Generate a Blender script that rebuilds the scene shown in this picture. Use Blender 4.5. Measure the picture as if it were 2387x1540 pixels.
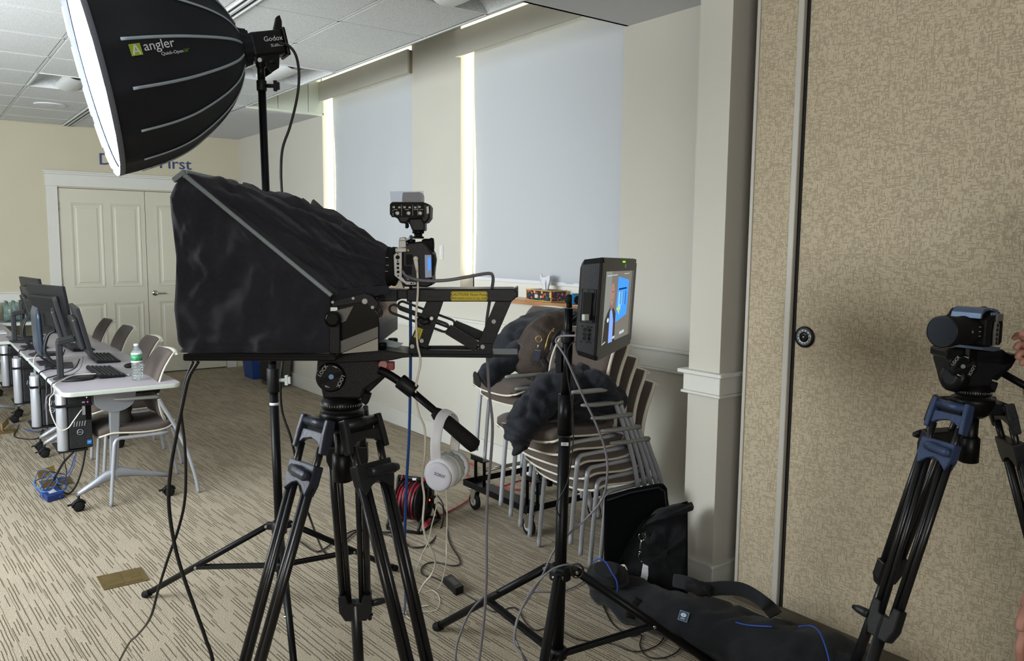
import bpy, bmesh, math, random
from math import sin, cos, pi, radians, sqrt, atan2
from mathutils import Vector as V, Matrix as M, noise
random.seed(7)
for o in list(bpy.data.objects): bpy.data.objects.remove(o)
SC = bpy.context.scene
COL = SC.collection
# ------------------------------------------------------------------ camera
FPX, PITCH, ROLL, HC, YAW = 1885.0, radians(-6.18), radians(0.565), 1.6, radians(36.8)
CAM = V((0, 0, HC))
YF = V((sin(YAW), cos(YAW), 0))                       # horizontal forward
RT = V((cos(YAW), -sin(YAW), 0))                      # horizontal right
UP = V((0, 0, 1))
FW = V((YF.x*cos(PITCH), YF.y*cos(PITCH), sin(PITCH)))
_u = RT.cross(FW)
R2 = RT*cos(ROLL)+_u*sin(ROLL)
U2 = R2.cross(FW)
cd = bpy.data.cameras.new('camera'); cam = bpy.data.objects.new('camera', cd); COL.objects.link(cam)
cd.sensor_width = 36; cd.lens = 36*FPX/2387; cd.clip_start = .05; cd.clip_end = 100
mm = M((( R2.x, U2.x, -FW.x), (R2.y, U2.y, -FW.y), (R2.z, U2.z, -FW.z))).to_4x4(); mm.translation = CAM
cam.matrix_world = mm
SC.camera = cam
# ------------------------------------------------------------------ world, lights, exposure
W = bpy.data.worlds.new('world'); SC.world = W; W.use_nodes = True
W.node_tree.nodes['Background'].inputs[0].default_value = (1, .93, .66, 1)
W.node_tree.nodes['Background'].inputs[1].default_value = 2.2
def area(name, loc, to, sx, sy, power, col=(1, 1, 1)):
    d = bpy.data.lights.new(name, 'AREA'); d.shape = 'RECTANGLE'; d.size = sx; d.size_y = sy; d.energy = power; d.color = col
    o = bpy.data.objects.new(name, d); COL.objects.link(o); o.location = loc
    o.rotation_euler = (V(to)-V(loc)).to_track_quat('-Z', 'Y').to_euler(); return o
area('daylight_window_far', (4.5, 6.8, 2.0), (3.39, 6.8, 2.1), 2.2, 2.2, 230, (1, .92, .74))
area('daylight_window_near', (4.5, 4.35, 2.0), (3.39, 4.35, 2.1), 2.2, 2.2, 230, (1, .92, .74))
area('window_light_left', (-3.05, 5.6, 2.0), (1.2, 8.6, 2.3), 7.0, 1.5, 400, (.90, .96, 1))  # added fill brightening the far end and ceiling; the left wall has no window
area('window_light_behind', (-1.6, -3.05, 2.1), (.8, 6, 1.9), 3.0, 1.3, 98, (1, .97, .95))  # unseen fill added behind the camera for the room; no window in that wall
SC.view_settings.view_transform = 'Standard'
try: SC.view_settings.look = 'None'
except Exception: pass
SC.view_settings.gamma = 1; SC.view_settings.use_curve_mapping = False
SC.view_settings.exposure = 0.55
# ------------------------------------------------------------------ pixel helpers: a ray of the photograph met with a plane of the room
def ray(x, y): return FW+R2*((x-1193.5)/FPX)-U2*((y-770)/FPX)
def at(x, y, D):
    d = ray(x, y); return CAM+d*(D/d.dot(YF))
def PX(x, y, X): d = ray(x, y); return CAM+d*(X/d.x)
def PY(x, y, Y): d = ray(x, y); return CAM+d*(Y/d.y)
def PZ(x, y, Z): d = ray(x, y); return CAM+d*((Z-HC)/d.z)
# ------------------------------------------------------------------ materials
def lin(c):
    return tuple(((v/255)/12.92 if v/255 <= .04045 else (((v/255)+.055)/1.055)**2.4) for v in c)+(1,)
MATS = {}
def mat(name, rgb, rough=.5, metal=0, spec=.5, bump=0, bscale=60, var=0, vscale=8, emit=None, es=0, trans=0, ior=1.45, coat=0, sheen=0, stretch=(1, 1, 1), detail=4):
    m = bpy.data.materials.new(name); m.use_nodes = True; nt = m.node_tree; b = nt.nodes['Principled BSDF']
    b.inputs['Base Color'].default_value = lin(rgb); b.inputs['Roughness'].default_value = rough; b.inputs['Metallic'].default_value = metal
    b.inputs['Specular IOR Level'].default_value = spec; b.inputs['IOR'].default_value = ior
    b.inputs['Transmission Weight'].default_value = trans; b.inputs['Coat Weight'].default_value = coat; b.inputs['Sheen Weight'].default_value = sheen
    if emit: b.inputs['Emission Color'].default_value = lin(emit); b.inputs['Emission Strength'].default_value = es
    N = nt.nodes.new; L = nt.links.new
    if bump or var:
        tc = N('ShaderNodeTexCoord'); mp = N('ShaderNodeMapping'); mp.inputs['Scale'].default_value = stretch; L(tc.outputs['Object'], mp.inputs[0])
    if bump:
        n = N('ShaderNodeTexNoise'); n.inputs['Scale'].default_value = bscale; n.inputs['Detail'].default_value = detail; L(mp.outputs[0], n.inputs[0])
        bp = N('ShaderNodeBump'); bp.inputs['Strength'].default_value = bump; bp.inputs['Distance'].default_value = .01
        L(n.outputs[0], bp.inputs['Height']); L(bp.outputs[0], b.inputs['Normal'])
    if var:
        n = N('ShaderNodeTexNoise'); n.inputs['Scale'].default_value = vscale; n.inputs['Detail'].default_value = 5; L(mp.outputs[0], n.inputs[0])
        r = N('ShaderNodeValToRGB'); c = lin(rgb)
        r.color_ramp.elements[0].position = .3; r.color_ramp.elements[1].position = .7
        r.color_ramp.elements[0].color = tuple(v*(1-var) for v in c[:3])+(1,); r.color_ramp.elements[1].color = tuple(min(1, v*(1+var)) for v in c[:3])+(1,)
        L(n.outputs[0], r.inputs[0]); L(r.outputs[0], b.inputs['Base Color'])
    MATS[name] = m; return m
def emis(name, rgb, s):
    m = bpy.data.materials.new(name); m.use_nodes = True; nt = m.node_tree; nt.nodes.clear()
    e = nt.nodes.new('ShaderNodeEmission'); e.inputs[0].default_value = lin(rgb); e.inputs[1].default_value = s
    o = nt.nodes.new('ShaderNodeOutputMaterial'); nt.links.new(e.outputs[0], o.inputs[0]); MATS[name] = m; return m
blk = mat('black_plastic', (17, 18, 20), .45, spec=.28, bump=.08, bscale=220)
blkm = mat('black_metal', (12, 13, 15), .38, spec=.25, metal=.0, bump=.04, bscale=160)
blks = mat('satin_black_metal', (11, 12, 14), .36, spec=.2, bump=.03, bscale=90)
gloss = mat('gloss_black', (9, 10, 11), .16, spec=.3, bump=.01, bscale=30)
rub = mat('black_rubber', (20, 20, 20), .75, spec=.25, bump=.15, bscale=120)
pf = mat('painted_metal_silver', (150, 154, 162), .38, metal=.55, spec=.5, bump=.03, bscale=180)
tubeS = mat('silver_tube', (168, 172, 180), .36, metal=.35, bump=.02, bscale=100)
armG = mat('grey_plastic', (128, 130, 126), .5, bump=.05, bscale=150)
ivory = mat('ivory_plastic', (205, 201, 186), .45, bump=.03, bscale=150)
fab = mat('brown_upholstery', (88, 77, 71), .92, spec=.1, bump=.5, bscale=420, var=.12, vscale=160, sheen=.15)
lam = mat('grey_laminate', (170, 164, 172), .38, bump=.02, bscale=200, var=.02, vscale=60)
lamedge = mat('pale_green_grey_edge', (186, 194, 186), .5, bump=.02, bscale=100)
white = mat('white_plastic', (214, 216, 222), .4, bump=.02, bscale=120)
whitec = mat('white_cable', (216, 212, 200), .5, bump=.03, bscale=200)
greyc = mat('grey_cable', (112, 110, 116), .55, bump=.08, bscale=300)
bluec = mat('blue_cable', (30, 74, 140), .45, bump=.05, bscale=300)
blackc = mat('black_cable', (20, 20, 21), .45, bump=.06, bscale=300)
redc = mat('red_cable', (172, 40, 46), .5, bump=.06, bscale=250)
chrome = mat('chrome', (190, 190, 186), .2, metal=1, bump=.02, bscale=50)
brass = mat('brass', (122, 104, 66), .5, metal=.7, bump=.1, bscale=90, var=.15, vscale=14)
bronze = mat('gold_metal', (190, 160, 96), .35, metal=.8, bump=.05, bscale=60)
cloth = mat('black_cotton_cloth', (40, 41, 47), .95, spec=.2, bump=.35, bscale=600, var=.14, vscale=9, sheen=.12)
nylon = mat('black_nylon', (21, 23, 26), .8, spec=.25, bump=.35, bscale=300, var=.2, vscale=12, sheen=.06)
navy = mat('navy_nylon', (27, 30, 38), .72, spec=.3, bump=.3, bscale=160, var=.2, vscale=10, sheen=.06)
leather = mat('brown_waxed_leather', (64, 54, 48), .6, spec=.35, bump=.4, bscale=110, var=.3, vscale=9)
leath2 = mat('dark_brown_leather', (34, 28, 26), .6, spec=.35, bump=.3, bscale=110, var=.2, vscale=9)
skin = mat('skin', (176, 128, 112), .55, bump=.12, bscale=120, var=.08, vscale=22)
blued = mat('blue_dot', (96, 142, 178), .5, bump=.02, bscale=60)
yel = mat('yellow_sticker', (206, 186, 24), .5, bump=.02, bscale=60)
ink = mat('black_ink', (26, 24, 14), .6, bump=.02, bscale=60)
silverp = mat('silver_casing', (176, 180, 188), .34, metal=.5, bump=.02, bscale=80)
piping = mat('grey_piping', (150, 162, 172), .5, bump=.1, bscale=200)
glassm = mat('clear_glass', (240, 245, 245), .02, trans=1, ior=1.45, bump=.005, bscale=20)
petm = mat('clear_bottle_plastic', (235, 245, 245), .05, trans=.92, ior=1.3, bump=.25, bscale=70)
wallm = mat('painted_wall', (193, 190, 180), .85, spec=.25, bump=.05, bscale=260, var=.012, vscale=3)
wallf = mat('cream_wall', (190, 184, 162), .85, spec=.25, bump=.05, bscale=260, var=.015, vscale=3)
trim = mat('white_trim_paint', (206, 206, 199), .45, bump=.03, bscale=90, var=.012, vscale=6)
doorm = mat('door_paint', (200, 196, 180), .45, bump=.04, bscale=90, var=.012, vscale=6)
pocket = mat('bright_white_panel', (214, 220, 205), .55, bump=.02, bscale=80)
gridm = mat('ceiling_grid_metal', (212, 216, 218), .45, bump=.02, bscale=80)
dark = mat('dark_void', (22, 22, 20), .9, bump=.02, bscale=40)
wood = mat('varnished_oak', (176, 128, 88), .35, bump=.12, bscale=30, var=.22, vscale=9, stretch=(6, .8, 6), coat=.2)
bluebin = mat('blue_bin_plastic', (32, 62, 126), .5, bump=.05, bscale=120)
greybin = mat('grey_bin_plastic', (70, 68, 62), .5, bump=.06, bscale=120)
padgrey = mat('headphone_cushion', (176, 180, 176), .7, bump=.25, bscale=80)
# ------------------------------------------------------------------ geometry kit (all in metres, world axes)
class G:
    def __init__(s): s.v = []; s.f = []; s.sm = []
    def add(s, vs, fs, smooth=False):
        n = len(s.v); s.v += [V(p) for p in vs]; s.f += [tuple(i+n for i in f) for f in fs]; s.sm += [smooth]*len(fs); return s
    def box(s, c, d, R=None):
        c = V(c); x, y, z = d[0]/2, d[1]/2, d[2]/2
        vs = [V((a*x, b*y, e*z)) for e in (-1, 1) for b in (-1, 1) for a in (-1, 1)]
        if R is not None: vs = [R @ v for v in vs]
        return s.add([c+v for v in vs], [(0, 2, 3, 1), (4, 5, 7, 6), (0, 1, 5, 4), (2, 6, 7, 3), (0, 4, 6, 2), (1, 3, 7, 5)])
    def b2(s, a, b):   # box from two corners
        return s.box([(a[i]+b[i])/2 for i in range(3)], [abs(a[i]-b[i]) for i in range(3)])
    def beam(s, a, b, w, h, up=UP):   # box beam between points: w across, h along up
        a = V(a); b = V(b); d = (b-a); L = d.length; d.normalize(); x = d.cross(V(up))
        if x.length < 1e-4: x = d.cross(V((1, 0, 0)))
        x.normalize(); u = x.cross(d)
        vs = [p+x*(sx*w/2)+u*(su*h/2) for p in (a, b) for su in (-1, 1) for sx in (-1, 1)]
        return s.add(vs, [(0, 1, 3, 2), (4, 6, 7, 5), (0, 4, 5, 1), (2, 3, 7, 6), (0, 2, 6, 4), (1, 5, 7, 3)])
    def prism(s, pts, ext):  # polygon and extrusion vector
        pts = [V(p) for p in pts]; e = V(ext); n = len(pts)
        nn = V((0, 0, 0))
        for i in range(n): nn += pts[i].cross(pts[(i+1) % n])
        if nn.dot(e) > 0: pts = pts[::-1]
        vs = pts+[p+e for p in pts]
        return s.add(vs, [tuple(range(n)), tuple(range(2*n-1, n-1, -1))]+[(i, i+n, (i+1) % n+n, (i+1) % n) for i in range(n)])
    def tube(s, pts, r, n=8, cap=True, smooth=True, closed=False, flat=None):
        pts = [V(p) for p in pts]; m = len(pts); rs = r if isinstance(r, (list, tuple)) else [r]*m
        t0 = (pts[1]-pts[0]).normalized(); x = t0.orthogonal().normalized() if flat is None else (V(flat)-t0*V(flat).dot(t0)).normalized()
        vs = []
        for i in range(m):
            if closed: t = pts[(i+1) % m]-pts[i-1]
            else: t = pts[min(i+1, m-1)]-pts[max(i-1, 0)]
            t.normalize(); x = (x-t*x.dot(t))
            if x.length < 1e-6: x = t.orthogonal()
            x.normalize(); y = t.cross(x)
            ri = rs[i]; ra, rb = ri if isinstance(ri, tuple) else (ri, ri)
            vs += [pts[i]+x*(ra*cos(2*pi*k/n))+y*(rb*sin(2*pi*k/n)) for k in range(n)]
        fs = [(i*n+k, i*n+(k+1) % n, (i+1) % m*n+(k+1) % n, (i+1) % m*n+k) for i in range(m if closed else m-1) for k in range(n)]
        s.add(vs, fs, smooth)
        if cap and not closed:
            b = len(s.v)-m*n; s.f += [tuple(b+k for k in range(n-1, -1, -1)), tuple(b+(m-1)*n+k for k in range(n))]; s.sm += [False, False]
        return s
    def cyl(s, a, b, r, r2=None, n=16): return s.tube([a, b], [r, r if r2 is None else r2], n)
    def lathe(s, o, ax, prof, n=24, x0=None):  # prof [(t,r)...] along ax from o
        o = V(o); ax = V(ax).normalized(); x = ax.orthogonal().normalized() if x0 is None else (V(x0)-ax*V(x0).dot(ax)).normalized(); y = ax.cross(x)
        vs = []
        for t, r in prof: vs += [o+ax*t+x*(r*cos(2*pi*k/n))+y*(r*sin(2*pi*k/n)) for k in range(n)]
        m = len(prof); fs = [(i*n+k, i*n+(k+1) % n, (i+1)*n+(k+1) % n, (i+1)*n+k) for i in range(m-1) for k in range(n)]
        s.add(vs, fs, True); b = len(s.v)-m*n
        s.f += [tuple(b+k for k in range(n-1, -1, -1)), tuple(b+(m-1)*n+k for k in range(n))]; s.sm += [False, False]; return s
    def loft(s, rings, closed=True, caps=True, smooth=True):
        n = len(rings[0]); vs = [p for r in rings for p in r]; m = len(rings)
        fs = [(i*n+k, i*n+(k+1) % n, (i+1)*n+(k+1) % n, (i+1)*n+k) for i in range(m-1) for k in range(n if closed else n-1)]
        s.add(vs, fs, smooth)
        if caps and closed:
            b = len(s.v)-m*n; s.f += [tuple(b+k for k in range(n-1, -1, -1)), tuple(b+(m-1)*n+k for k in range(n))]; s.sm += [False, False]
        return s
    def sphere(s, c, r, n=12, sc=(1, 1, 1), R=None):
        c = V(c); vs = []; fs = []
        for i in range(n+1):
            th = pi*i/n
            for k in range(2*n):
                p = V((sin(th)*cos(pi*k/n)*sc[0], sin(th)*sin(pi*k/n)*sc[1], cos(th)*sc[2]))*r
                vs.append(c+(R @ p if R is not None else p))
        for i in range(n):
            for k in range(2*n): fs.append((i*2*n+k, (i+1)*2*n+k, (i+1)*2*n+(k+1) % (2*n), i*2*n+(k+1) % (2*n)))
        return s.add(vs, fs, True)
    def sweep(s, pts, rad, n=28, sub=10, amp=.008, fr=9, seed=0, up=UP, ridge=0, rfr=30, crease=.012):  # soft cloth body: ellipse radii (a across, b up), noise wrinkles
        pts = [V(p) for p in pts]; P = cr(pts, sub); m = len(P); RA = crs([r[0] for r in rad], sub); RB = crs([r[1] for r in rad], sub)
        rings = []; up = V(up)
        for i, p in enumerate(P):
            t = (P[min(i+1, m-1)]-P[max(i-1, 0)]).normalized(); x = t.cross(up)
            if x.length < 1e-3: x = t.orthogonal()
            x.normalize(); y = x.cross(t); ring = []
            for k in range(n):
                a = 2*pi*k/n; cx, cy = cos(a), sin(a)
                e = .8; q = p+x*(RA[i]*math.copysign(abs(cx)**e, cx))+y*(RB[i]*math.copysign(abs(cy)**e, cy))
                d = (x*cx+y*cy)
                w = noise.fractal(q*fr+V((seed, seed*2, 0)), 1, 2, 3)*amp
                if crease: w -= crease*max(0, 1-abs(noise.noise(q*fr*.75+V((noise.noise(q*fr*.5)*1.5, seed, 3))))*7)
                if ridge: w += ridge*(abs(sin(i/sub*rfr+noise.noise(q*6+V((seed, 0, 0)))*2))-.5)
                ring.append(q+d*w)
            rings.append(ring)
        return s.loft(rings)
def cr(pts, sub=6, closed=False):
    pts = [V(p) for p in pts]; n = len(pts); out = []
    for i in range(n if closed else n-1):
        p1, p2 = pts[i], pts[(i+1) % n]
        p0 = pts[i-1] if (i > 0 or closed) else p1*2-p2
        p3 = pts[(i+2) % n] if (i+2 < n or closed) else p2*2-p1
        for k in range(sub):
            t = k/sub; out.append(.5*((2*p1)+(p2-p0)*t+(2*p0-5*p1+4*p2-p3)*t*t+(3*p1-p0-3*p2+p3)*t**3))
    if not closed: out.append(pts[-1])
    return out
def crs(v, sub): return [q.x for q in cr([V((a, 0, 0)) for a in v], sub)]
def rotz(a): return M.Rotation(a, 3, 'Z')
def frame(x, y, z):
    m = M((x, y, z)); m.transpose(); return m
RIG = frame(RT, YF, UP)      # local x = right in the picture, y = away, z = up
BASE = {}
def mesh(name, g, m, bev=0, base=None):
    me = bpy.data.meshes.new(name); b = base or V((0, 0, 0))
    me.from_pydata([tuple(v-b) for v in g.v], [], g.f); me.polygons.foreach_set('use_smooth', g.sm)
    if isinstance(m, (list, tuple)):
        for q in m: me.materials.append(q)
    else: me.materials.append(m)
    me.update(); o = bpy.data.objects.new(name, me); COL.objects.link(o)
    if bev:
        md = o.modifiers.new('bevel', 'BEVEL'); md.width = bev; md.segments = 2; md.limit_method = 'ANGLE'; md.angle_limit = radians(40); md.harden_normals = False
    return o
def thing(name, label, cat, base=(0, 0, 0), group=None):
    o = bpy.data.objects.new(name, None); COL.objects.link(o); o.empty_display_size = .1; o.location = base
    o['label'] = label; o['category'] = cat
    if group: o['group'] = group
    BASE[o.name] = V(base); return o
def part(name, g, m, par, bev=0, label=None, kind=None):
    b = BASE.get(par.name, V((0, 0, 0))); o = mesh(name, g, m, bev, b); o.parent = par; BASE[o.name] = b
    if label: o['label'] = label
    if kind: o['kind'] = kind
    return o
def solo(name, g, m, label, cat, group=None, bev=0, kind=None):
    lo = V([min(v[i] for v in g.v) for i in range(3)]); hi = V([max(v[i] for v in g.v) for i in range(3)])
    b = V(((lo.x+hi.x)/2, (lo.y+hi.y)/2, lo.z)); o = mesh(name, g, m, bev, b); o.location = b; BASE[o.name] = b
    o['label'] = label; o['category'] = cat
    if group: o['group'] = group
    if kind: o['kind'] = kind
    return o
def struct(name, g, m, bev=0):
    o = mesh(name, g, m, bev); o['kind'] = 'structure'; return o
def dup(root, loc, rz=None, label=None, group=None):
    r = root.copy(); COL.objects.link(r); r.location = loc
    if rz is not None: r.rotation_euler = (0, 0, rz)
    if label: r['label'] = label
    if group: r['group'] = group
    for c in [o for o in root.children]:
        k = c.copy(); COL.objects.link(k); k.parent = r
        for g_ in [o for o in c.children]:
            q = g_.copy(); COL.objects.link(q); q.parent = k
    return r
def text(name, s, size, o, x, y, m, par=None, ext=.0006, align='CENTER', label=None, base=None, shear=0, spacing=1.0):
    c = bpy.data.curves.new(name, 'FONT'); c.body = s; c.size = size; c.extrude = ext; c.align_x = align; c.align_y = 'CENTER'; c.shear = shear; c.resolution_u = 3; c.space_character = spacing
    t = bpy.data.objects.new('tmp', c); COL.objects.link(t); bpy.context.view_layer.update()
    me = bpy.data.meshes.new_from_object(t); bpy.data.objects.remove(t)
    x = V(x).normalized(); y = V(y); y = (y-x*y.dot(x)).normalized(); z = x.cross(y)
    b = BASE.get(par.name, V((0, 0, 0))) if par else V((0, 0, 0))
    for v in me.vertices: v.co = V(o)+x*v.co.x+y*v.co.y+z*v.co.z-b
    me.name = name; me.materials.clear(); me.materials.append(m); ob = bpy.data.objects.new(name, me); COL.objects.link(ob)
    if par: ob.parent = par; BASE[ob.name] = b
    if label: ob['label'] = label
    return ob
def cable(name, pts, r, m, label, group=None, sub=8, n=6):
    return solo(name, G().tube(cr(pts, sub), r, n), m, label, 'cable', group)
# ------------------------------------------------------------------ special materials
def node_mat(name, rough=.9):
    m = bpy.data.materials.new(name); m.use_nodes = True; nt = m.node_tree; b = nt.nodes['Principled BSDF']; b.inputs['Roughness'].default_value = rough; b.inputs['Specular IOR Level'].default_value = .2
    return m, nt, b, nt.nodes.new, nt.links.new
def math_(nt, op, a, b=None, c=None):
    n = nt.nodes.new('ShaderNodeMath'); n.operation = op
    for i, v in enumerate((a, b, c)):
        if v is None: continue
        if isinstance(v, (int, float)): n.inputs[i].default_value = v
        else: nt.links.new(v, n.inputs[i])
    return n.outputs[0]
def dashes(nt, u, w, su, sw, width, dens, seed):
    """short dashes: rows su apart along u, each row cut in pieces sw long along w"""
    a = math_(nt, 'DIVIDE', u, su); row = math_(nt, 'FLOOR', a); fr = math_(nt, 'FRACT', a)
    wn = nt.nodes.new('ShaderNodeTexWhiteNoise'); wn.noise_dimensions = '2D'; cb = nt.nodes.new('ShaderNodeCombineXYZ')
    nt.links.new(row, cb.inputs[0]); cb.inputs[1].default_value = seed; nt.links.new(cb.outputs[0], wn.inputs['Vector'])
    off = math_(nt, 'MULTIPLY', wn.outputs['Value'], 17.3)
    b = math_(nt, 'ADD', math_(nt, 'DIVIDE', w, sw), off); cell = math_(nt, 'FLOOR', b)
    w2 = nt.nodes.new('ShaderNodeTexWhiteNoise'); w2.noise_dimensions = '3D'; c2 = nt.nodes.new('ShaderNodeCombineXYZ')
    nt.links.new(row, c2.inputs[0]); nt.links.new(cell, c2.inputs[1]); c2.inputs[2].default_value = seed; nt.links.new(c2.outputs[0], w2.inputs['Vector'])
    on = math_(nt, 'LESS_THAN', w2.outputs['Value'], dens)
    d = math_(nt, 'ABSOLUTE', math_(nt, 'SUBTRACT', fr, .5)); ln = math_(nt, 'SMOOTH_MIN', math_(nt, 'MULTIPLY', math_(nt, 'MAXIMUM', math_(nt, 'SUBTRACT', width, d), 0), 8), 1, .1)
    return math_(nt, 'MULTIPLY', on, ln)
def carpet_material():
    m, nt, b, N, L = node_mat('ribbed_carpet', .95)
    tc = N('ShaderNodeTexCoord'); mp = N('ShaderNodeMapping'); mp.inputs['Rotation'].default_value = (0, 0, radians(-3.4)); L(tc.outputs['Object'], mp.inputs[0])
    sp = N('ShaderNodeSeparateXYZ'); L(mp.outputs[0], sp.inputs[0]); x, y = sp.outputs[0], sp.outputs[1]
    wob = N('ShaderNodeTexNoise'); wob.inputs['Scale'].default_value = 6; L(mp.outputs[0], wob.inputs[0])
    xw = math_(nt, 'ADD', x, math_(nt, 'MULTIPLY', wob.outputs[0], .006))
    d1 = dashes(nt, xw, y, .0135, .15, .2, .5, 3.0)
    d2 = dashes(nt, xw, y, .025, .34, .10, .45, 8.0)
    dd = math_(nt, 'MAXIMUM', d1, math_(nt, 'MULTIPLY', d2, .9))
    n1 = N('ShaderNodeTexNoise'); n1.inputs['Scale'].default_value = 210; n1.inputs['Detail'].default_value = 2; L(tc.outputs['Object'], n1.inputs[0])
    n2 = N('ShaderNodeTexNoise'); n2.inputs['Scale'].default_value = 2.6; n2.inputs['Detail'].default_value = 4; L(tc.outputs['Object'], n2.inputs[0])
    r = N('ShaderNodeValToRGB'); r.color_ramp.elements[0].position = .33; r.color_ramp.elements[1].position = .68
    r.color_ramp.elements[0].color = lin((122, 112, 96)); r.color_ramp.elements[1].color = lin((186, 174, 154)); L(n1.outputs[0], r.inputs[0])
    mx = N('ShaderNodeMix'); mx.data_type = 'RGBA'; L(math_(nt, 'MULTIPLY', dd, .85), mx.inputs[0]); L(r.outputs[0], mx.inputs[6]); mx.inputs[7].default_value = lin((74, 62, 46))
    mv = N('ShaderNodeMix'); mv.data_type = 'RGBA'; mv.blend_type = 'MULTIPLY'; mv.inputs[0].default_value = 1; L(mx.outputs[2], mv.inputs[6])
    r2 = N('ShaderNodeValToRGB'); r2.color_ramp.elements[0].position = .35; r2.color_ramp.elements[1].position = .65; r2.color_ramp.elements[0].color = (.9, .9, .9, 1); r2.color_ramp.elements[1].color = (1, 1, 1, 1); L(n2.outputs[0], r2.inputs[0]); L(r2.outputs[0], mv.inputs[7])
    L(mv.outputs[2], b.inputs['Base Color'])
    bp = N('ShaderNodeBump'); bp.inputs['Strength'].default_value = .5; bp.inputs['Distance'].default_value = .004
    L(math_(nt, 'SUBTRACT', math_(nt, 'MULTIPLY', n1.outputs[0], .6), dd), bp.inputs['Height']); L(bp.outputs[0], b.inputs['Normal']); return m
def partition_material():
    m, nt, b, N, L = node_mat('woven_vinyl_panel', .8)
    tc = N('ShaderNodeTexCoord'); sp = N('ShaderNodeSeparateXYZ'); L(tc.outputs['Object'], sp.inputs[0]); y, z = sp.outputs[1], sp.outputs[2]
    wob = N('ShaderNodeTexNoise'); wob.inputs['Scale'].default_value = 60; L(tc.outputs['Object'], wob.inputs[0]); wv = math_(nt, 'MULTIPLY', wob.outputs[0], .004)
    a = dashes(nt, math_(nt, 'ADD', y, wv), z, .0052, .016, .3, .26, 1.0); c = dashes(nt, math_(nt, 'ADD', z, wv), y, .0052, .016, .3, .30, 5.0)
    dd = math_(nt, 'MAXIMUM', a, c)
    n1 = N('ShaderNodeTexNoise'); n1.inputs['Scale'].default_value = 220; n1.inputs['Detail'].default_value = 3; L(tc.outputs['Object'], n1.inputs[0])
    n3 = N('ShaderNodeTexNoise'); n3.inputs['Scale'].default_value = 45; L(tc.outputs['Object'], n3.inputs[0])
    r = N('ShaderNodeValToRGB'); r.color_ramp.elements[0].position = .36; r.color_ramp.elements[1].position = .66
    r.color_ramp.elements[0].color = lin((170, 157, 133)); r.color_ramp.elements[1].color = lin((192, 179, 154)); L(n1.outputs[0], r.inputs[0])
    mx = N('ShaderNodeMix'); mx.data_type = 'RGBA'; L(math_(nt, 'MULTIPLY', dd, math_(nt, 'MULTIPLY', n3.outputs[0], .5)), mx.inputs[0]); L(r.outputs[0], mx.inputs[6]); mx.inputs[7].default_value = lin((118, 104, 80)); L(mx.outputs[2], b.inputs['Base Color'])
    bp = N('ShaderNodeBump'); bp.inputs['Strength'].default_value = .75; bp.inputs['Distance'].default_value = .004
    L(math_(nt, 'SUBTRACT', math_(nt, 'MULTIPLY', n1.outputs[0], .5), dd), bp.inputs['Height']); L(bp.outputs[0], b.inputs['Normal']); return m
def blind_material():
    m = bpy.data.materials.new('roller_shade_fabric'); m.use_nodes = True; nt = m.node_tree; nt.nodes.clear(); N = nt.nodes.new; L = nt.links.new
    d = N('ShaderNodeBsdfDiffuse'); d.inputs[0].default_value = lin((172, 176, 182)); t = N('ShaderNodeBsdfTranslucent'); t.inputs[0].default_value = lin((196, 206, 226))
    tc = N('ShaderNodeTexCoord'); n = N('ShaderNodeTexNoise'); n.inputs['Scale'].default_value = 500; L(tc.outputs['Object'], n.inputs[0]); bp = N('ShaderNodeBump'); bp.inputs['Strength'].default_value = .15; bp.inputs['Distance'].default_value = .002
    L(n.outputs[0], bp.inputs['Height']); L(bp.outputs[0], d.inputs['Normal'])
    x = N('ShaderNodeMixShader'); x.inputs[0].default_value = .012; L(d.outputs[0], x.inputs[1]); L(t.outputs[0], x.inputs[2]); o = N('ShaderNodeOutputMaterial'); L(x.outputs[0], o.inputs[0]); return m
def tile_material():
    m, nt, b, N, L = node_mat('ceiling_tile_mineral', .95)
    tc = N('ShaderNodeTexCoord'); n = N('ShaderNodeTexNoise'); n.inputs['Scale'].default_value = 130; n.inputs['Detail'].default_value = 6; L(tc.outputs['Object'], n.inputs[0])
    r = N('ShaderNodeValToRGB'); r.color_ramp.elements[0].position = .36; r.color_ramp.elements[1].position = .6; r.color_ramp.elements[0].color = lin((200, 205, 208)); r.color_ramp.elements[1].color = lin((228, 232, 233)); L(n.outputs[0], r.inputs[0]); L(r.outputs[0], b.inputs['Base Color'])
    bp = N('ShaderNodeBump'); bp.inputs['Strength'].default_value = .4; bp.inputs['Distance'].default_value = .002; L(n.outputs[0], bp.inputs['Height']); L(bp.outputs[0], b.inputs['Normal']); return m
def window_glass():
    m = bpy.data.materials.new('window_glass'); m.use_nodes = True; nt = m.node_tree; nt.nodes.clear(); N = nt.nodes.new; L = nt.links.new
    t = N('ShaderNodeBsdfTransparent'); t.inputs[0].default_value = (.95, .97, .96, 1); g = N('ShaderNodeBsdfGlossy'); g.inputs['Roughness'].default_value = .03; x = N('ShaderNodeMixShader'); x.inputs[0].default_value = .07
    L(t.outputs[0], x.inputs[1]); L(g.outputs[0], x.inputs[2]); o = N('ShaderNodeOutputMaterial'); L(x.outputs[0], o.inputs[0]); return m
winglass = window_glass()
carpet = carpet_material(); partm = partition_material(); shade = blind_material(); tilem = tile_material()
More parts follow.
